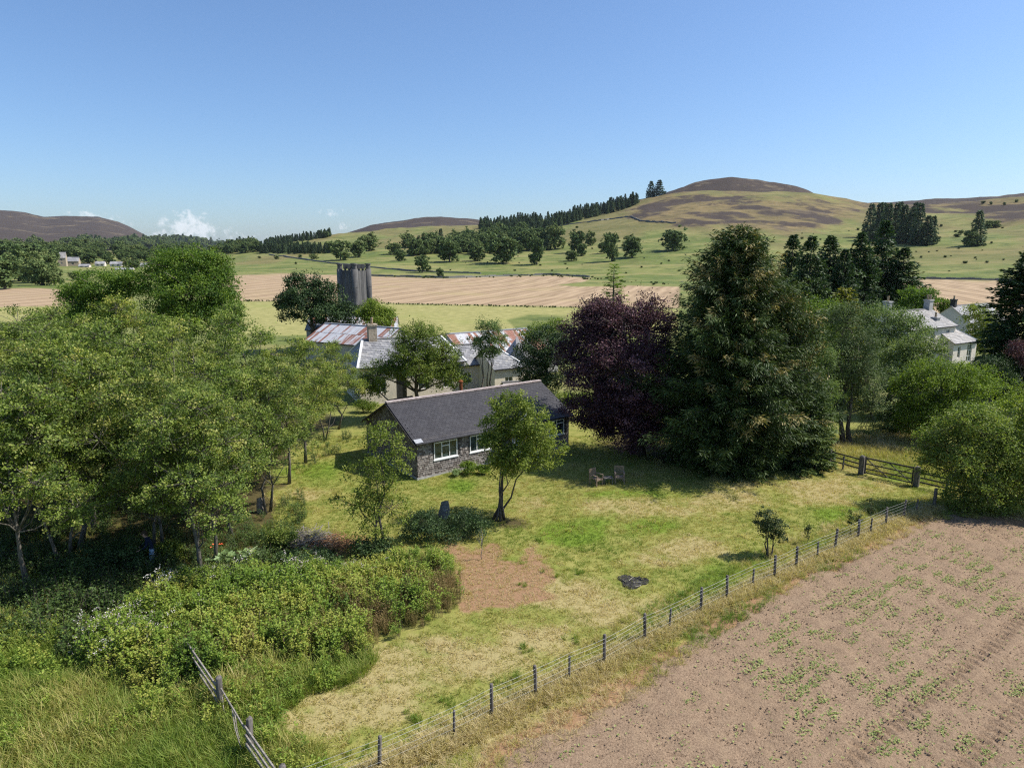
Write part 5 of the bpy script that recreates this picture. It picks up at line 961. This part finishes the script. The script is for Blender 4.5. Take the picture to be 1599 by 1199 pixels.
for xa, xb in ((.05, GL/2), (GL/2, .05), (GL/2, GL - .05), (GL - .05, GL/2)): MB().beam((xa, -.045 if xa < xb else .045, 1.0), (xb, -.045 if xa < xb else .045, .12), .03, .07, (0, 1, 0)).build('brace', M['gate_wood'], gt)
def rails(name, lab, a, b, posts, zs):
    e = empty(name, (a[0], a[1], 0), label=lab, cat='fence'); dd_ = (b - a)/np.linalg.norm(b - a); sd_ = np.array([-dd_[1], dd_[0]])*.07
    LL = lambda p, z: (p[0] - a[0], p[1] - a[1], z + H1(p[0], p[1]))
    for f, h, w_ in posts: p = a + (b - a)*f; MB().beam(LL(p, -.3), LL(p, h), w_, w_, (dd_[0], dd_[1], 0)).build('post', M['gate_post'], e)
    for z in zs: MB().beam(LL(a + sd_, z), LL(b + sd_, z), .035, .08).build('rail', M['gate_wood'], e)
rails('short_rail_fence', 'short dark rail fence joining the left gate post to the spruce', g1, g2 - gd*.16, ((0.0, 1.12, .15), (.48, .85, .07)), (.9, .62, .34))
rails('hedge_rail_fence', 'dark rail fence running right from the gate under the hawthorn', g3 + gd*.16, g4, ((.55, 1.0, .09), (1.0, 1.0, .12)), (.82, .54, .28))
# chairs and table
def chair(loc, rz, lab):
    e = empty('garden_chair', (*loc, H1(*loc)), rz, label=lab, cat='chair', group='wooden garden chairs on the lawn'); m = M['teak']
    for x0 in (-.28, .23):
        MB().box(x0, x0 + .05, -.27, -.22, 0, .62).build('leg', m, e); MB().hexa([(x0, .22, 0), (x0 + .05, .22, 0), (x0 + .05, .27, 0), (x0, .27, 0), (x0, .30, .92), (x0 + .05, .30, .92), (x0 + .05, .35, .92), (x0, .35, .92)]).build('leg', m, e)
        MB().box(x0 - .01, x0 + .06, -.30, .27, .62, .65).build('armrest', m, e)
    s = MB().box(-.228, .228, -.27, -.24, .34, .40).box(-.228, .228, .20, .22, .34, .40).build('seat', m, e)
    for k in range(6): MB().box(-.225, .225, -.265 + k*.08, -.20 + k*.08, .402, .424).build('slat', m, s)
    b = MB().beam((-.225, .325, .90), (.225, .325, .90), .035, .07).beam((-.225, .275, .50), (.225, .275, .50), .03, .05).build('backrest', m, e)
    for k in range(7): xx = -.19 + k*.063; MB().beam((xx, .278, .52), (xx, .322, .87), .035, .014, (0, 1, 0)).build('slat', m, b)
c1, c2 = G(931, 757)[:2], G(967, 754)[:2]
chair(c1, rad(42), 'left wooden garden chair turned towards the small table'); chair(c2, rad(-4), 'right wooden garden chair facing the camera')
tb_ = (c1 + c2)/2 + np.array([.0, .05]); e = empty('garden_table', (*tb_, H1(*tb_)), .1, label='low dark wooden table between the two garden chairs', cat='table')
tp = MB().box(-.27, .27, -.22, .22, .36, .38).build('table_top', M['gate_post'], e)
for k in range(5): MB().box(-.28, .28, -.225 + k*.092, -.145 + k*.092, .382, .40).build('slat', M['gate_post'], tp)
for a in (-.25, .21):
    for b in (-.2, .16): MB().box(a, a + .04, b, b + .04, 0, .358).build('leg', M['gate_post'], e)
# standing stone, stump, fire patch, brush pile
def rock(name, mat_, lab, cat, loc, sx_, sy_, h, seed, lean=0, taper=.55):
    r = np.random.default_rng(seed); b = MB(); n_ = 9; rings = 7
    V = []; 
    for i in range(rings):
        t = i/(rings - 1); s = 1 - (1 - taper)*t**1.6
        for k in range(n_):
            a = 2*math.pi*k/n_; j = 1 + r.uniform(-.14, .14); V.append((math.cos(a)*sx_*s*j + lean*t*h, math.sin(a)*sy_*s*j, t*h*(1 + (.10*math.cos(a + 1) if i == rings - 1 else 0)) - .1 + r.uniform(-.02, .02)))
    F = [(i*n_ + k, i*n_ + (k + 1) % n_, (i + 1)*n_ + (k + 1) % n_, (i + 1)*n_ + k) for i in range(rings - 1) for k in range(n_)] + [tuple((rings - 1)*n_ + k for k in range(n_))]
    o = b.add(V, F).build(name, mat_, None, False, label=lab, cat=cat); o.location = loc; return o
rock('standing_stone', M['stone'], 'upright grey standing stone in the shade of the multi-stemmed tree', 'stone', GH(693, 808), .30, .24, .95, 3, .07, .62)
rock('tree_stump', M['deadwood'], 'pale grey broken tree stump at the edge of the wood', 'stump', GH(408, 800), .24, .22, .85, 4, -.05, .6)
for q, (a, b, lab) in enumerate(((1276, 723, 'grey log lying at the left end of the short rail fence'), (1284, 727, 'second grey log nearer the fence post'))):
    T = MB(); T.tube(bent((-.5, 0, .1), (.5, .1, .16), np.random.default_rng(q), 3, .08), [.10, .11, .09, .08, .06], 8); o = T.build('log', M['deadwood'], None, True, label=lab, cat='log', group='logs by the rail fence'); o.location = GH(a, b); o.rotation_euler = (0, 0, -.6 + q*.5)
fp = GH(988, 907); r = np.random.default_rng(9); n_ = 34; V = [(0, 0, .055)]
for ring in range(1, 6):
    for k in range(n_): a = 2*math.pi*k/n_; s = ring/5*(1 + .22*math.sin(3*a + 1) + r.uniform(-.08, .08)); V.append((math.cos(a)*s*.66, math.sin(a)*s*.62, .035 + .02*(1 - ring/5) + r.uniform(-.008, .008)*(ring < 5) - (.09 if ring == 5 else 0)))
F = [(0, 1 + k, 1 + (k + 1) % n_) for k in range(n_)] + [(1 + (g - 1)*n_ + k, 1 + g*n_ + k, 1 + g*n_ + (k + 1) % n_, 1 + (g - 1)*n_ + (k + 1) % n_) for g in range(1, 5) for k in range(n_)]
fe = empty('burnt_patch', fp, label='black ash patch of an old bonfire on the lawn', cat='ash'); MB().add(V, F).build('ash_bed', M['ash'], fe)
for k in range(10): a = r.uniform(0, 6.28); d_ = r.uniform(.1, .5); x_, y_ = math.cos(a)*d_, math.sin(a)*d_; a2 = r.uniform(0, 6.28); MB().tube([(x_, y_, .05), (x_ + math.cos(a2)*.3, y_ + math.sin(a2)*.3, .07)], [.02, .014], 5).build('charred_stick', M['dark_trim'] if k % 2 else M['deadwood'], fe)
bp = GH(495, 852); r = np.random.default_rng(11); be = empty('brush_pile', bp, label='heap of cut grey branches and brown bracken in the rough garden', cat='brush pile')
br1 = MB(); br2 = MB()
for k in range(230):
    t = r.uniform(-1, 1); cx = t*1.0; hz_ = .6*(1 - t*t)*r.uniform(.2, 1); a = r.normal(.2, .9); Ls = r.uniform(.4, 1.2); x_ = cx - .35; y_ = r.normal(0, .35); d_ = np.array([math.cos(a)*Ls/2, math.sin(a)*Ls/2, r.normal(0, .12)])
    c0 = np.array([x_, y_, .08 + hz_]); br1.tube(bent(c0 - d_, c0 + d_, r, 1, .08), [r.uniform(.010, .024), .011, .004], 4, False)
for k in range(420):
    x_ = r.uniform(-.3, 2.2); y_ = r.normal(-.2, .45); hz_ = .42*max(0, 1 - ((x_ - .9)/1.3)**2)*r.uniform(.2, 1); a = r.uniform(0, 6.28); d_ = np.array([math.cos(a), math.sin(a), r.normal(.1, .35)])*r.uniform(.12, .3); c0 = np.array([x_, y_, .05 + hz_]); br2.tube([c0 - d_, c0 + d_], [.014, .004], 3, False)
br1.build('branches', M['deadwood'], be, kind='stuff'); M['bracken'] = plain('bracken', (.24, .11, .055), (.46, .27, .15), 12, .95, .3, .1); br2.build('dead_bracken', M['bracken'], be, kind='stuff')
# large-leaved plants and poppies
def bigleaf(px, py, s, seed, lab):
    r = np.random.default_rng(seed); k = 16; a = r.uniform(0, 6.28, k); el = r.uniform(.15, .9, k); T_ = np.stack([np.cos(a), np.sin(a), el*.4], 1); C = np.stack([np.cos(a)*.32*s, np.sin(a)*.32*s, (.18 + .42*el)*s], 1)
    V, F = leaf_quads(C, T_, np.tile([0, -.15, 1.], (k, 1)) + r.normal(0, .25, (k, 3)), r.uniform(.36, .55, k)*s, r.uniform(.28, .40, k)*s, .12)
    e = empty('large_leaved_plant', GH(px, py), label=lab, cat='plant', group='large-leaved plants by the wood'); link('leaves', mesh_np('leaves', V, F, M['leaf_big'], {'tint': ('FACE', r.uniform(.2, .9, k))}), e)
    st = MB(); [st.tube([(0, 0, 0), tuple(c_)], [.02, .01], 4, False) for c_ in C]; st.build('stalks', M['under_stalk'], e)
M['under_stalk'] = plain('under_stalk', (.12, .2, .06), (.2, .28, .1), 8, .7, .1, .2)
for q, (a, b, s, lab) in enumerate(((338, 888, .9, 'pale large-leaved plant beside the forked trunk'), (352, 886, 1.0, 'second large-leaved plant right of the forked trunk'), (370, 886, 1.0, 'third large-leaved plant in the row by the wood'), (390, 884, 1.1, 'rightmost large-leaved plant of the row, palest'))): bigleaf(a, b, s, 30 + q, lab)
b = GH(339, 872); e = empty('poppy_plant', b, label='orange-red poppy flowers behind the large-leaved plants', cat='plant'); st = MB(); r = np.random.default_rng(15)
for k in range(6):
    x_, y_, z_ = r.normal(0, .11), r.normal(0, .11), r.uniform(.42, .62); st.tube([(x_*.4, y_*.4, 0), (x_, y_, z_)], [.008, .006], 4, False); f = MB(); ring = [(math.cos(t)*.055 + x_, math.sin(t)*.055 + y_, z_ + .05 + .02*math.sin(3*t)) for t in np.linspace(0, 6.283, 9)[:-1]]
    f.add([(x_, y_, z_)] + ring, [(0, 1 + j, 1 + (j + 1) % 8) for j in range(8)]).build('flower', M['flower_red'], e)
st.build('stems', M['under_stalk'], e)
# person in the wood -------------------------------------------------
def person(loc, rz):
    J = {'pelvis': (0, 0, .93), 'waist': (0, -.02, 1.06), 'chest': (0, -.10, 1.28), 'neck': (0, -.17, 1.45), 'headb': (0, -.21, 1.53), 'head': (0, -.23, 1.63), 'headt': (0, -.22, 1.71)}
    E_ = [('pelvis', 'waist'), ('waist', 'chest'), ('chest', 'neck'), ('neck', 'headb'), ('headb', 'head'), ('head', 'headt')]; R = {'pelvis': (.15, .115), 'waist': (.135, .10), 'chest': (.165, .115), 'neck': (.058, .06), 'headb': (.07, .085), 'head': (.078, .10), 'headt': (.055, .07)}
    for s, n_ in ((-1, 'l'), (1, 'r')):
        J.update({n_ + 'hip': (s*.095, .0, .86), n_ + 'knee': (s*.115, -.03 - .05*s, .48), n_ + 'ank': (s*.12, .02 + .04*s, .09), n_ + 'toe': (s*.14, -.14 + .04*s, .04), n_ + 'sh': (s*.185, -.11, 1.38), n_ + 'elb': (s*.25, -.20, 1.12), n_ + 'wr': (s*.20, -.40, 1.0), n_ + 'palm': (s*.19, -.48, .985)})
        E_ += [('pelvis', n_ + 'hip'), (n_ + 'hip', n_ + 'knee'), (n_ + 'knee', n_ + 'ank'), (n_ + 'ank', n_ + 'toe'), ('chest', n_ + 'sh'), (n_ + 'sh', n_ + 'elb'), (n_ + 'elb', n_ + 'wr'), (n_ + 'wr', n_ + 'palm')]
        R.update({n_ + 'hip': (.095, .10), n_ + 'knee': (.065, .068), n_ + 'ank': (.045, .05), n_ + 'toe': (.045, .032), n_ + 'sh': (.06, .06), n_ + 'elb': (.044, .044), n_ + 'wr': (.03, .028), n_ + 'palm': (.038, .02)})
        for f in range(5):
            nm = f'{n_}f{f}'; off = (-s*.045 if f == 0 else (f - 2.5)*.019, -.04 if f == 0 else -.085 + .006*abs(f - 2.5), -.01 - (.0 if f == 0 else .02)); J[nm] = tuple(np.array(J[n_ + 'palm']) + off); E_.append((n_ + 'palm', nm)); R[nm] = (.009, .009)
    ks = list(J); me = bpy.data.meshes.new('person'); me.from_pydata([J[k] for k in ks], [(ks.index(a), ks.index(b)) for a, b in E_], []); o = bpy.data.objects.new('person', me); COL.objects.link(o)
    o.modifiers.new('skin', 'SKIN'); o.modifiers.new('sub', 'SUBSURF').levels = 2
    for k, nm in enumerate(ks): sv = me.skin_vertices[0].data[k]; sv.radius = R[nm]; sv.use_root = nm == 'pelvis'
    dg = bpy.context.evaluated_depsgraph_get(); m2 = bpy.data.meshes.new_from_object(o.evaluated_get(dg)); bpy.data.objects.remove(o)
    for k in ('denim', 'navy', 'skin', 'dark_trim'): m2.materials.append(M[k])
    for p in m2.polygons:
        c = p.center; d_ = c.z; p.use_smooth = True
        p.material_index = 3 if d_ < .10 else (0 if d_ < .95 and abs(c.y) < .25 else (2 if d_ > 1.47 or c.y < -.42 else 1))
    e = link('person', m2, label='person in a dark blue top and light jeans bending forward under the trees', cat='person'); e.location = loc; e.rotation_euler = (0, 0, rz)
    h_ = MB(); n_ = 12; V = []
    for i in range(6):
        t = i/5; zz = 1.60 + .165*math.sin(t*1.57); rr2 = .112*math.cos(t*1.5)
        for k in range(n_): a = 2*math.pi*k/n_; V.append((math.cos(a)*rr2*.92, -.205 + math.sin(a)*rr2*1.12, zz - (.07 if math.sin(a) > .2 and i == 0 else 0)))
    h_.add(V, [(i*n_ + k, i*n_ + (k + 1) % n_, (i + 1)*n_ + (k + 1) % n_, (i + 1)*n_ + k) for i in range(5) for k in range(n_)] + [tuple(5*n_ + k for k in range(n_))]).build('hair', M['hair'], e, True)
    fc = MB(); fc.add([(0, -.355, 1.60), (-.016, -.325, 1.585), (.016, -.325, 1.585), (0, -.322, 1.64)], [(0, 1, 3), (0, 3, 2), (0, 2, 1)]).build('nose', M['skin'], e)
    for s in (-1, 1):
        MB().tube([(s*.033, -.322, 1.635), (s*.033, -.334, 1.635)], .011, 8).build('eye', M['dark_trim'], e); MB().tube([(s*.083, -.235, 1.62), (s*.102, -.225, 1.625)], [.03, .02], 8).build('ear', M['skin'], e, True)
    MB().box(-.024, .024, -.328, -.318, 1.555, 1.562).build('mouth', M['flower_red'], e)
p = GH(240, 888); person(p, rad(-62))
# ------------------------------------------------------------------ far trees
def far_mesh(seed, kind):
    if kind == 'c': T, V, F, tint = gen_conifer(seed, 10, 2.3, n=130, step=.5, per=4, spray=.8, wd=.42, prof=.95, sparse=2, rnd=.2, droop=.35, upturn=.2, hang=.5, z0=.03)
    else:
        r = np.random.default_rng(seed); L = [(r.uniform(-1.6, 1.6), r.uniform(-1.6, 1.6), r.uniform(3.0, 7.4), r.uniform(1.6, 2.5), r.uniform(1.6, 2.5), r.uniform(1.3, 2.2)) for _ in range(7)] + [(0, 0, 2.3, 3.2, 3.2, 1.7), (0, 0, 4.8, 3.1, 3.1, 2.8), (1, .6, 1.7, 2.2, 2.2, 1.2)]
        T, V, F, tint = gen_broadleaf(seed, L, .28, 130, 22, .70, .75, twig=0, sides=5, inner=.72, wfac=.8)
    f2 = []
    for q in T.f: f2 += [q] if len(q) == 4 else ([(q[0], q[i], q[i + 1], q[i + 1]) for i in range(1, len(q) - 1)] if len(q) > 4 else [(q[0], q[1], q[2], q[2])])
    f2 = np.array([q for q in f2 if len(set(q)) == 4]); V2 = np.concatenate([V, np.array(T.v)]); F2 = np.concatenate([F, f2 + len(V)]); me = mesh_np('far_tree', V2, F2, M['far_c' if kind == 'c' else 'far_b'], {'tint': ('FACE', np.concatenate([tint, np.zeros(len(f2))])), 'bt': ('FACE', np.concatenate([tint, np.zeros(len(f2))]))}); me.materials.append(M['bark']); me.polygons.foreach_set('material_index', np.concatenate([np.zeros(len(F)), np.ones(len(f2))]).astype(np.int32)); return me
def far_mat(name, stops):
    m, t = new_mat(name); f = t.attr('tint').outputs['Fac']; f2 = t.attr('bt').outputs['Fac']; rn = t.add('ShaderNodeObjectInfo').outputs['Random']
    c = t.ramp(t.math('ADD', t.math('MULTIPLY', f2, .7), t.math('MULTIPLY', rn, .4), clamp=True), stops); b = t.add('ShaderNodeBsdfPrincipled', ins={'Base Color': c, 'Roughness': .7, 'Specular IOR Level': .2}); tr = t.add('ShaderNodeBsdfTranslucent', ins={'Color': c})
    mx = t.add('ShaderNodeMixShader', ins={0: .2, 1: b.outputs[0], 2: tr.outputs[0]}); t.l.new(mx.outputs[0], t.add('ShaderNodeOutputMaterial').inputs[0]); return m
M['far_b'] = far_mat('far_broadleaf', [(0, (.046, .082, .028)), (.5, (.115, .170, .052)), (1, (.24, .275, .095))]); M['far_c'] = far_mat('far_conifer', [(0, (.038, .068, .034)), (.6, (.088, .135, .062)), (1, (.16, .21, .092))])
FBm = [far_mesh(500 + k, 'b') for k in range(4)]; FCm = [far_mesh(510 + k, 'c') for k in range(3)]
def far_tree(px, base, hpx, wpx, kind, lab, grp, i=0, name=None):
    p = HIT(px, base); k = np.linalg.norm(p - np.array([0, 0, CH]))/FPX; me = (FCm if kind == 'c' else FBm)[i % (3 if kind == 'c' else 4)]; Hm = 10.0 if kind == 'c' else 8.9; wm = 4.4 if kind == 'c' else 7.6
    o = link(name or ('hill_conifer' if kind == 'c' else 'hill_tree'), me, label=lab, cat='tree', group=grp); o.location = p; s = wpx*k/wm; o.scale = (s, s, hpx*k/Hm); o.rotation_euler = (0, 0, i*2.1)
GR = 'broadleaf trees scattered on the green hillside'; gen_lab = 'dark round broadleaf tree among others on the far green hillside'
HT = [(532, 407, 32, 32, 'dense dark tree on the hillside above the silo tower'), (560, 402, 26, 28, None), (577, 392, 26, 34, None), (625, 408, 20, 18, 'small tree above right of the silo tower, shadow on its left'), (645, 398, 18, 16, None), (660, 426, 28, 24, 'grey-green tree standing apart low on the hillside'), (687, 434, 15, 12, 'smallest lone round bush at the top edge of the stubble field'), (636, 388, 24, 22, None), (668, 394, 32, 26, None), (702, 410, 36, 34, None), (745, 408, 24, 26, 'pale olive tree between two dark ones on the hillside'), (785, 412, 46, 46, 'largest dark round tree low on the hillside'), (725, 394, 28, 26, None), (690, 396, 26, 24, None), (760, 393, 30, 30, None), (806, 392, 32, 30, None), (838, 414, 44, 26, 'tall narrow dark tree at the bottom of the hillside wood'), (828, 392, 34, 30, None), (867, 390, 38, 32, None), (901, 394, 36, 26, None), (908, 400, 20, 18, None), (893, 408, 17, 20, 'low bush with a long shadow right of the tall narrow tree'), (922, 384, 22, 17, None), (943, 396, 20, 18, None), (955, 409, 47, 22, 'narrow column-shaped dark tree behind the larch tip'), (987, 402, 32, 32, 'spreading tree right of the column-shaped tree'), (983, 386, 18, 22, None), (1051, 392, 34, 36, 'lone round tree far right on the hillside beside the spruce top'), (510, 372, 10, 10, None), (490, 405, 8, 14, None), (430, 377, 6, 8, None), (467, 374, 6, 6, None), (860, 378, 22, 24, None), (845, 382, 26, 26, None), (780, 384, 24, 24, None), (615, 398, 20, 22, None), (655, 396, 20, 20, None)]
ORD = 'first second third fourth fifth sixth seventh eighth ninth tenth eleventh twelfth thirteenth fourteenth fifteenth sixteenth seventeenth eighteenth nineteenth twentieth'.split(); ORD += ['twenty-' + q for q in ORD[:9]] + ['thirtieth'] + ['thirty-' + q for q in ORD[:9]]
def ordered(L):
    o = sorted(range(len(L)), key=lambda q: L[q][0]); return {q: ORD[k] for k, q in enumerate(o)}
od = ordered(HT)
for i, (px, b, h, w_, lab) in enumerate(HT): far_tree(px, b, h, w_, 'b', lab or f'dark round tree, {od[i]} from the left among the scattered hillside trees', GR, i)
VL = [(8, 452, 40, 40, 'dark round tree at the left edge beside the stubble field'), (30, 440, 40, 38, None), (52, 442, 36, 36, None), (66, 446, 34, 30, None), (85, 446, 24, 22, 'broad tree at the corner of the left stubble field'), (72, 428, 30, 26, None), (83, 418, 26, 18, 'tall dark tree just left of the far mansion'), (45, 415, 30, 34, None), (20, 420, 34, 34, None), (122, 410, 18, 20, None), (140, 412, 16, 18, None), (118, 438, 12, 16, None), (135, 436, 12, 14, None), (198, 418, 14, 12, None), (210, 420, 14, 16, None), (-20, 430, 40, 40, None), (170, 412, 14, 16, None)]
od = ordered(VL)
for i, (px, b, h, w_, lab) in enumerate(VL): far_tree(px, b, h, w_, 'b', lab or f'round green tree, {od[i]} from the left around the far village', 'trees around the far village', i + 1, 'valley_tree')
RC = [(1357, 372, 46, 20), (1370, 376, 50, 22), (1383, 380, 52, 22), (1396, 379, 52, 22), (1408, 380, 50, 22), (1420, 381, 46, 20), (1432, 382, 54, 20), (1446, 383, 38, 18), (1454, 382, 36, 16), (1376, 366, 42, 20), (1402, 366, 42, 20), (1425, 368, 42, 18)]
od = ordered(RC)
for i, (px, b, h, w_) in enumerate(RC): far_tree(px, b, h, w_, 'c', f'dark conifer, {od[i]} from the left in the dense clump on the right-hand hillside', 'conifers of the hillside clump', i)
far_tree(1524, 384, 44, 20, 'c', 'lone pointed conifer on the right-hand hillside', None, 1); far_tree(1514, 385, 22, 20, 'b', 'low dark bush beside the lone pointed conifer', None, 2)
far_tree(1016, 308, 23, 13, 'c', 'left of two pines on the skyline by the dome hill', 'two skyline pines', 0); far_tree(1029, 306, 22, 16, 'c', 'right of two pines on the skyline by the dome hill', 'two skyline pines', 2)
MBL = ((1551, 357, 10, 18), (1540, 358, 8, 12), (1500, 366, 5, 8), (1494, 371, 5, 8), (1535, 319, 4, 5), (1547, 321, 4, 4), (1568, 321, 4, 4), (1587, 317, 4, 4)); od = ordered(MBL)
for i, (px, b, h, w_) in enumerate(MBL): far_tree(px, b, h, w_, 'b', f'small round bush, {od[i]} from the left on the right-hand moorland slope', 'bushes on the right-hand moor', i, 'moor_bush')
def far_scatter(name, poly, n, protos, hpx, lab, cat, lo=.7, hi=1.25, hm=8.9):
    r = np.random.default_rng(len(name)); P = np.array(poly); pts = []; sc = []
    while len(pts) < n:
        a, b = r.uniform(P[:, 0].min(), P[:, 0].max()), r.uniform(P[:, 1].min(), P[:, 1].max())
        if poly_sdf(np.array([a]), np.array([b]), poly)[0] < 0: n -= .02; continue
        p = HIT(a, b)
        if abs(project(*p)[1] - b) > 3: n -= .3; continue
        pts.append(p); k = np.linalg.norm(p - np.array([0, 0, CH]))/FPX; s = hpx*k/hm*r.uniform(lo, hi); wide = r.uniform(1.2, 2.6) if 'scrub' in name else 1; sc.append((s*wide, s*wide, s*r.uniform(.9, 1.15)))
    n = len(pts); rot = np.zeros((n, 3)); rot[:, 2] = r.uniform(0, 6.28, n); scatter(name, np.array(pts), rot, np.array(sc), r.uniform(0, 1, n), r.integers(0, len(protos), n), protos, lab, cat)
far_scatter('valley_wood', [(-80, 396), (0, 392), (70, 388), (150, 386), (240, 386), (330, 384), (405, 386), (405, 394), (330, 399), (240, 411), (150, 404), (60, 406), (-80, 420)], 420, FBm, 13, 'distant mixed wood filling the valley floor at left', 'wood')
far_scatter('far_valley_wood', [(120, 384), (240, 383), (330, 381), (400, 384), (400, 390), (240, 391), (120, 391)], 260, FBm[:2] + FCm[:1], 12, 'farther dark wood below the purple mountain', 'wood')
far_scatter('lower_plantation', [(406, 390), (470, 390), (520, 392), (520, 396), (470, 397), (406, 396)], 170, FCm, 12, 'dark conifer block low on the left of the hillside', 'plantation', .8, 1.1, 10)
far_scatter('skyline_plantation', [(412, 383), (440, 378), (516, 367), (516, 371), (440, 382), (412, 386)], 150, FCm, 10, 'thin conifer belt on the left skyline', 'plantation', .9, 1.05, 10)
far_scatter('ridge_plantation', [(750, 354), (860, 346), (930, 331), (985, 317), (1000, 312), (1000, 318), (960, 332), (890, 348), (862, 362), (800, 366), (745, 364)], 420, FCm, 14, 'conifer plantation climbing the ridge towards the dome hill', 'plantation', .75, 1.15, 10)
far_scatter('hillside_wood', [(640, 392), (700, 385), (760, 376), (845, 370), (858, 392), (790, 400), (700, 399), (640, 401)], 110, FBm + FCm[:1], 22, 'mixed wood on the hillside below the conifer ridge', 'wood')
far_scatter('field_hedge', [(330, 469.5), (500, 471.0), (640, 475.2), (900, 480.5), (1050, 482.2), (1050, 483.4), (900, 481.7), (640, 476.4), (500, 472.2), (330, 470.7)], 420, FBm[:2], 2.2, 'low dark hedge between the pale field and the stubble', 'hedge')
far_scatter('pasture_edge_scrub', [(560, 430), (700, 433.5), (860, 429), (920, 432), (1050, 444), (1050, 447), (910, 437), (860, 432), (700, 436), (560, 432)], 110, FBm[:2], 2.4, 'thin line of scrub along the top of the stubble field', 'hedge', .4, 1.3)

far_scatter('hillside_scrub', [(345, 420), (450, 412), (540, 420), (700, 428), (900, 424), (1030, 436), (1400, 425), (1599, 425), (1599, 340), (1400, 345), (1200, 365), (1000, 350), (850, 400), (600, 412), (430, 396), (345, 405)], 100, FBm, 2.0, 'low gorse, rush and bramble scrub dotted over the pasture hillside', 'scrub', .3, 1.6)
def dyke(pts, lab, h=1.15, wd=.8):
    b = MB(); P = []
    for (a, c_), (d, e_) in zip(pts[:-1], pts[1:]):
        for t_ in np.linspace(0, 1, 14)[:-1]: P.append(HIT(a + (d - a)*t_, c_ + (e_ - c_)*t_))
    o = P[0].copy(); r = np.random.default_rng(len(lab))
    for p, q in zip(P[:-1], P[1:]):
        if np.linalg.norm(q - p) < 120: hh = h*r.uniform(.75, 1.15); b.beam(tuple(p - o + [0, 0, hh/2 - .2]), tuple(q - o + [0, 0, hh/2 - .2]), wd, hh)
    b.build('stone_dyke', M['stone'], None, label=lab, cat='wall').location = o
dyke([(872, 354), (930, 346), (985, 339), (1000, 346), (1060, 350)], 'dry stone dyke between hill pasture and moor below the dome hill', 1.7)
dyke([(560, 431), (700, 434.5), (860, 429.5), (925, 433.5)], 'dry stone dyke along the top of the stubble field')
dyke([(1400, 435.5), (1500, 437), (1640, 440)], 'dry stone dyke above the right-hand stubble field')
dyke([(420, 398), (520, 412), (640, 424), (760, 428)], 'long dry stone dyke slanting across the lower green hillside')
# ------------------------------------------------------------------ air
hz_m, t = new_mat('haze_air'); pv = t.add('ShaderNodeVolumePrincipled', ins={'Color': (.80, .88, 1.0, 1), 'Density': HAZE_D, 'Anisotropy': .2}); t.l.new(pv.outputs[0], t.add('ShaderNodeOutputMaterial').inputs['Volume'])
hb = MB().box(-12600, 12600, -12600, 12600, float(Zt.min()) - 1, float(Zt.max()) + 40).build('haze', hz_m, None, kind='stuff', label='thin pale summer haze over the valley', cat='haze')
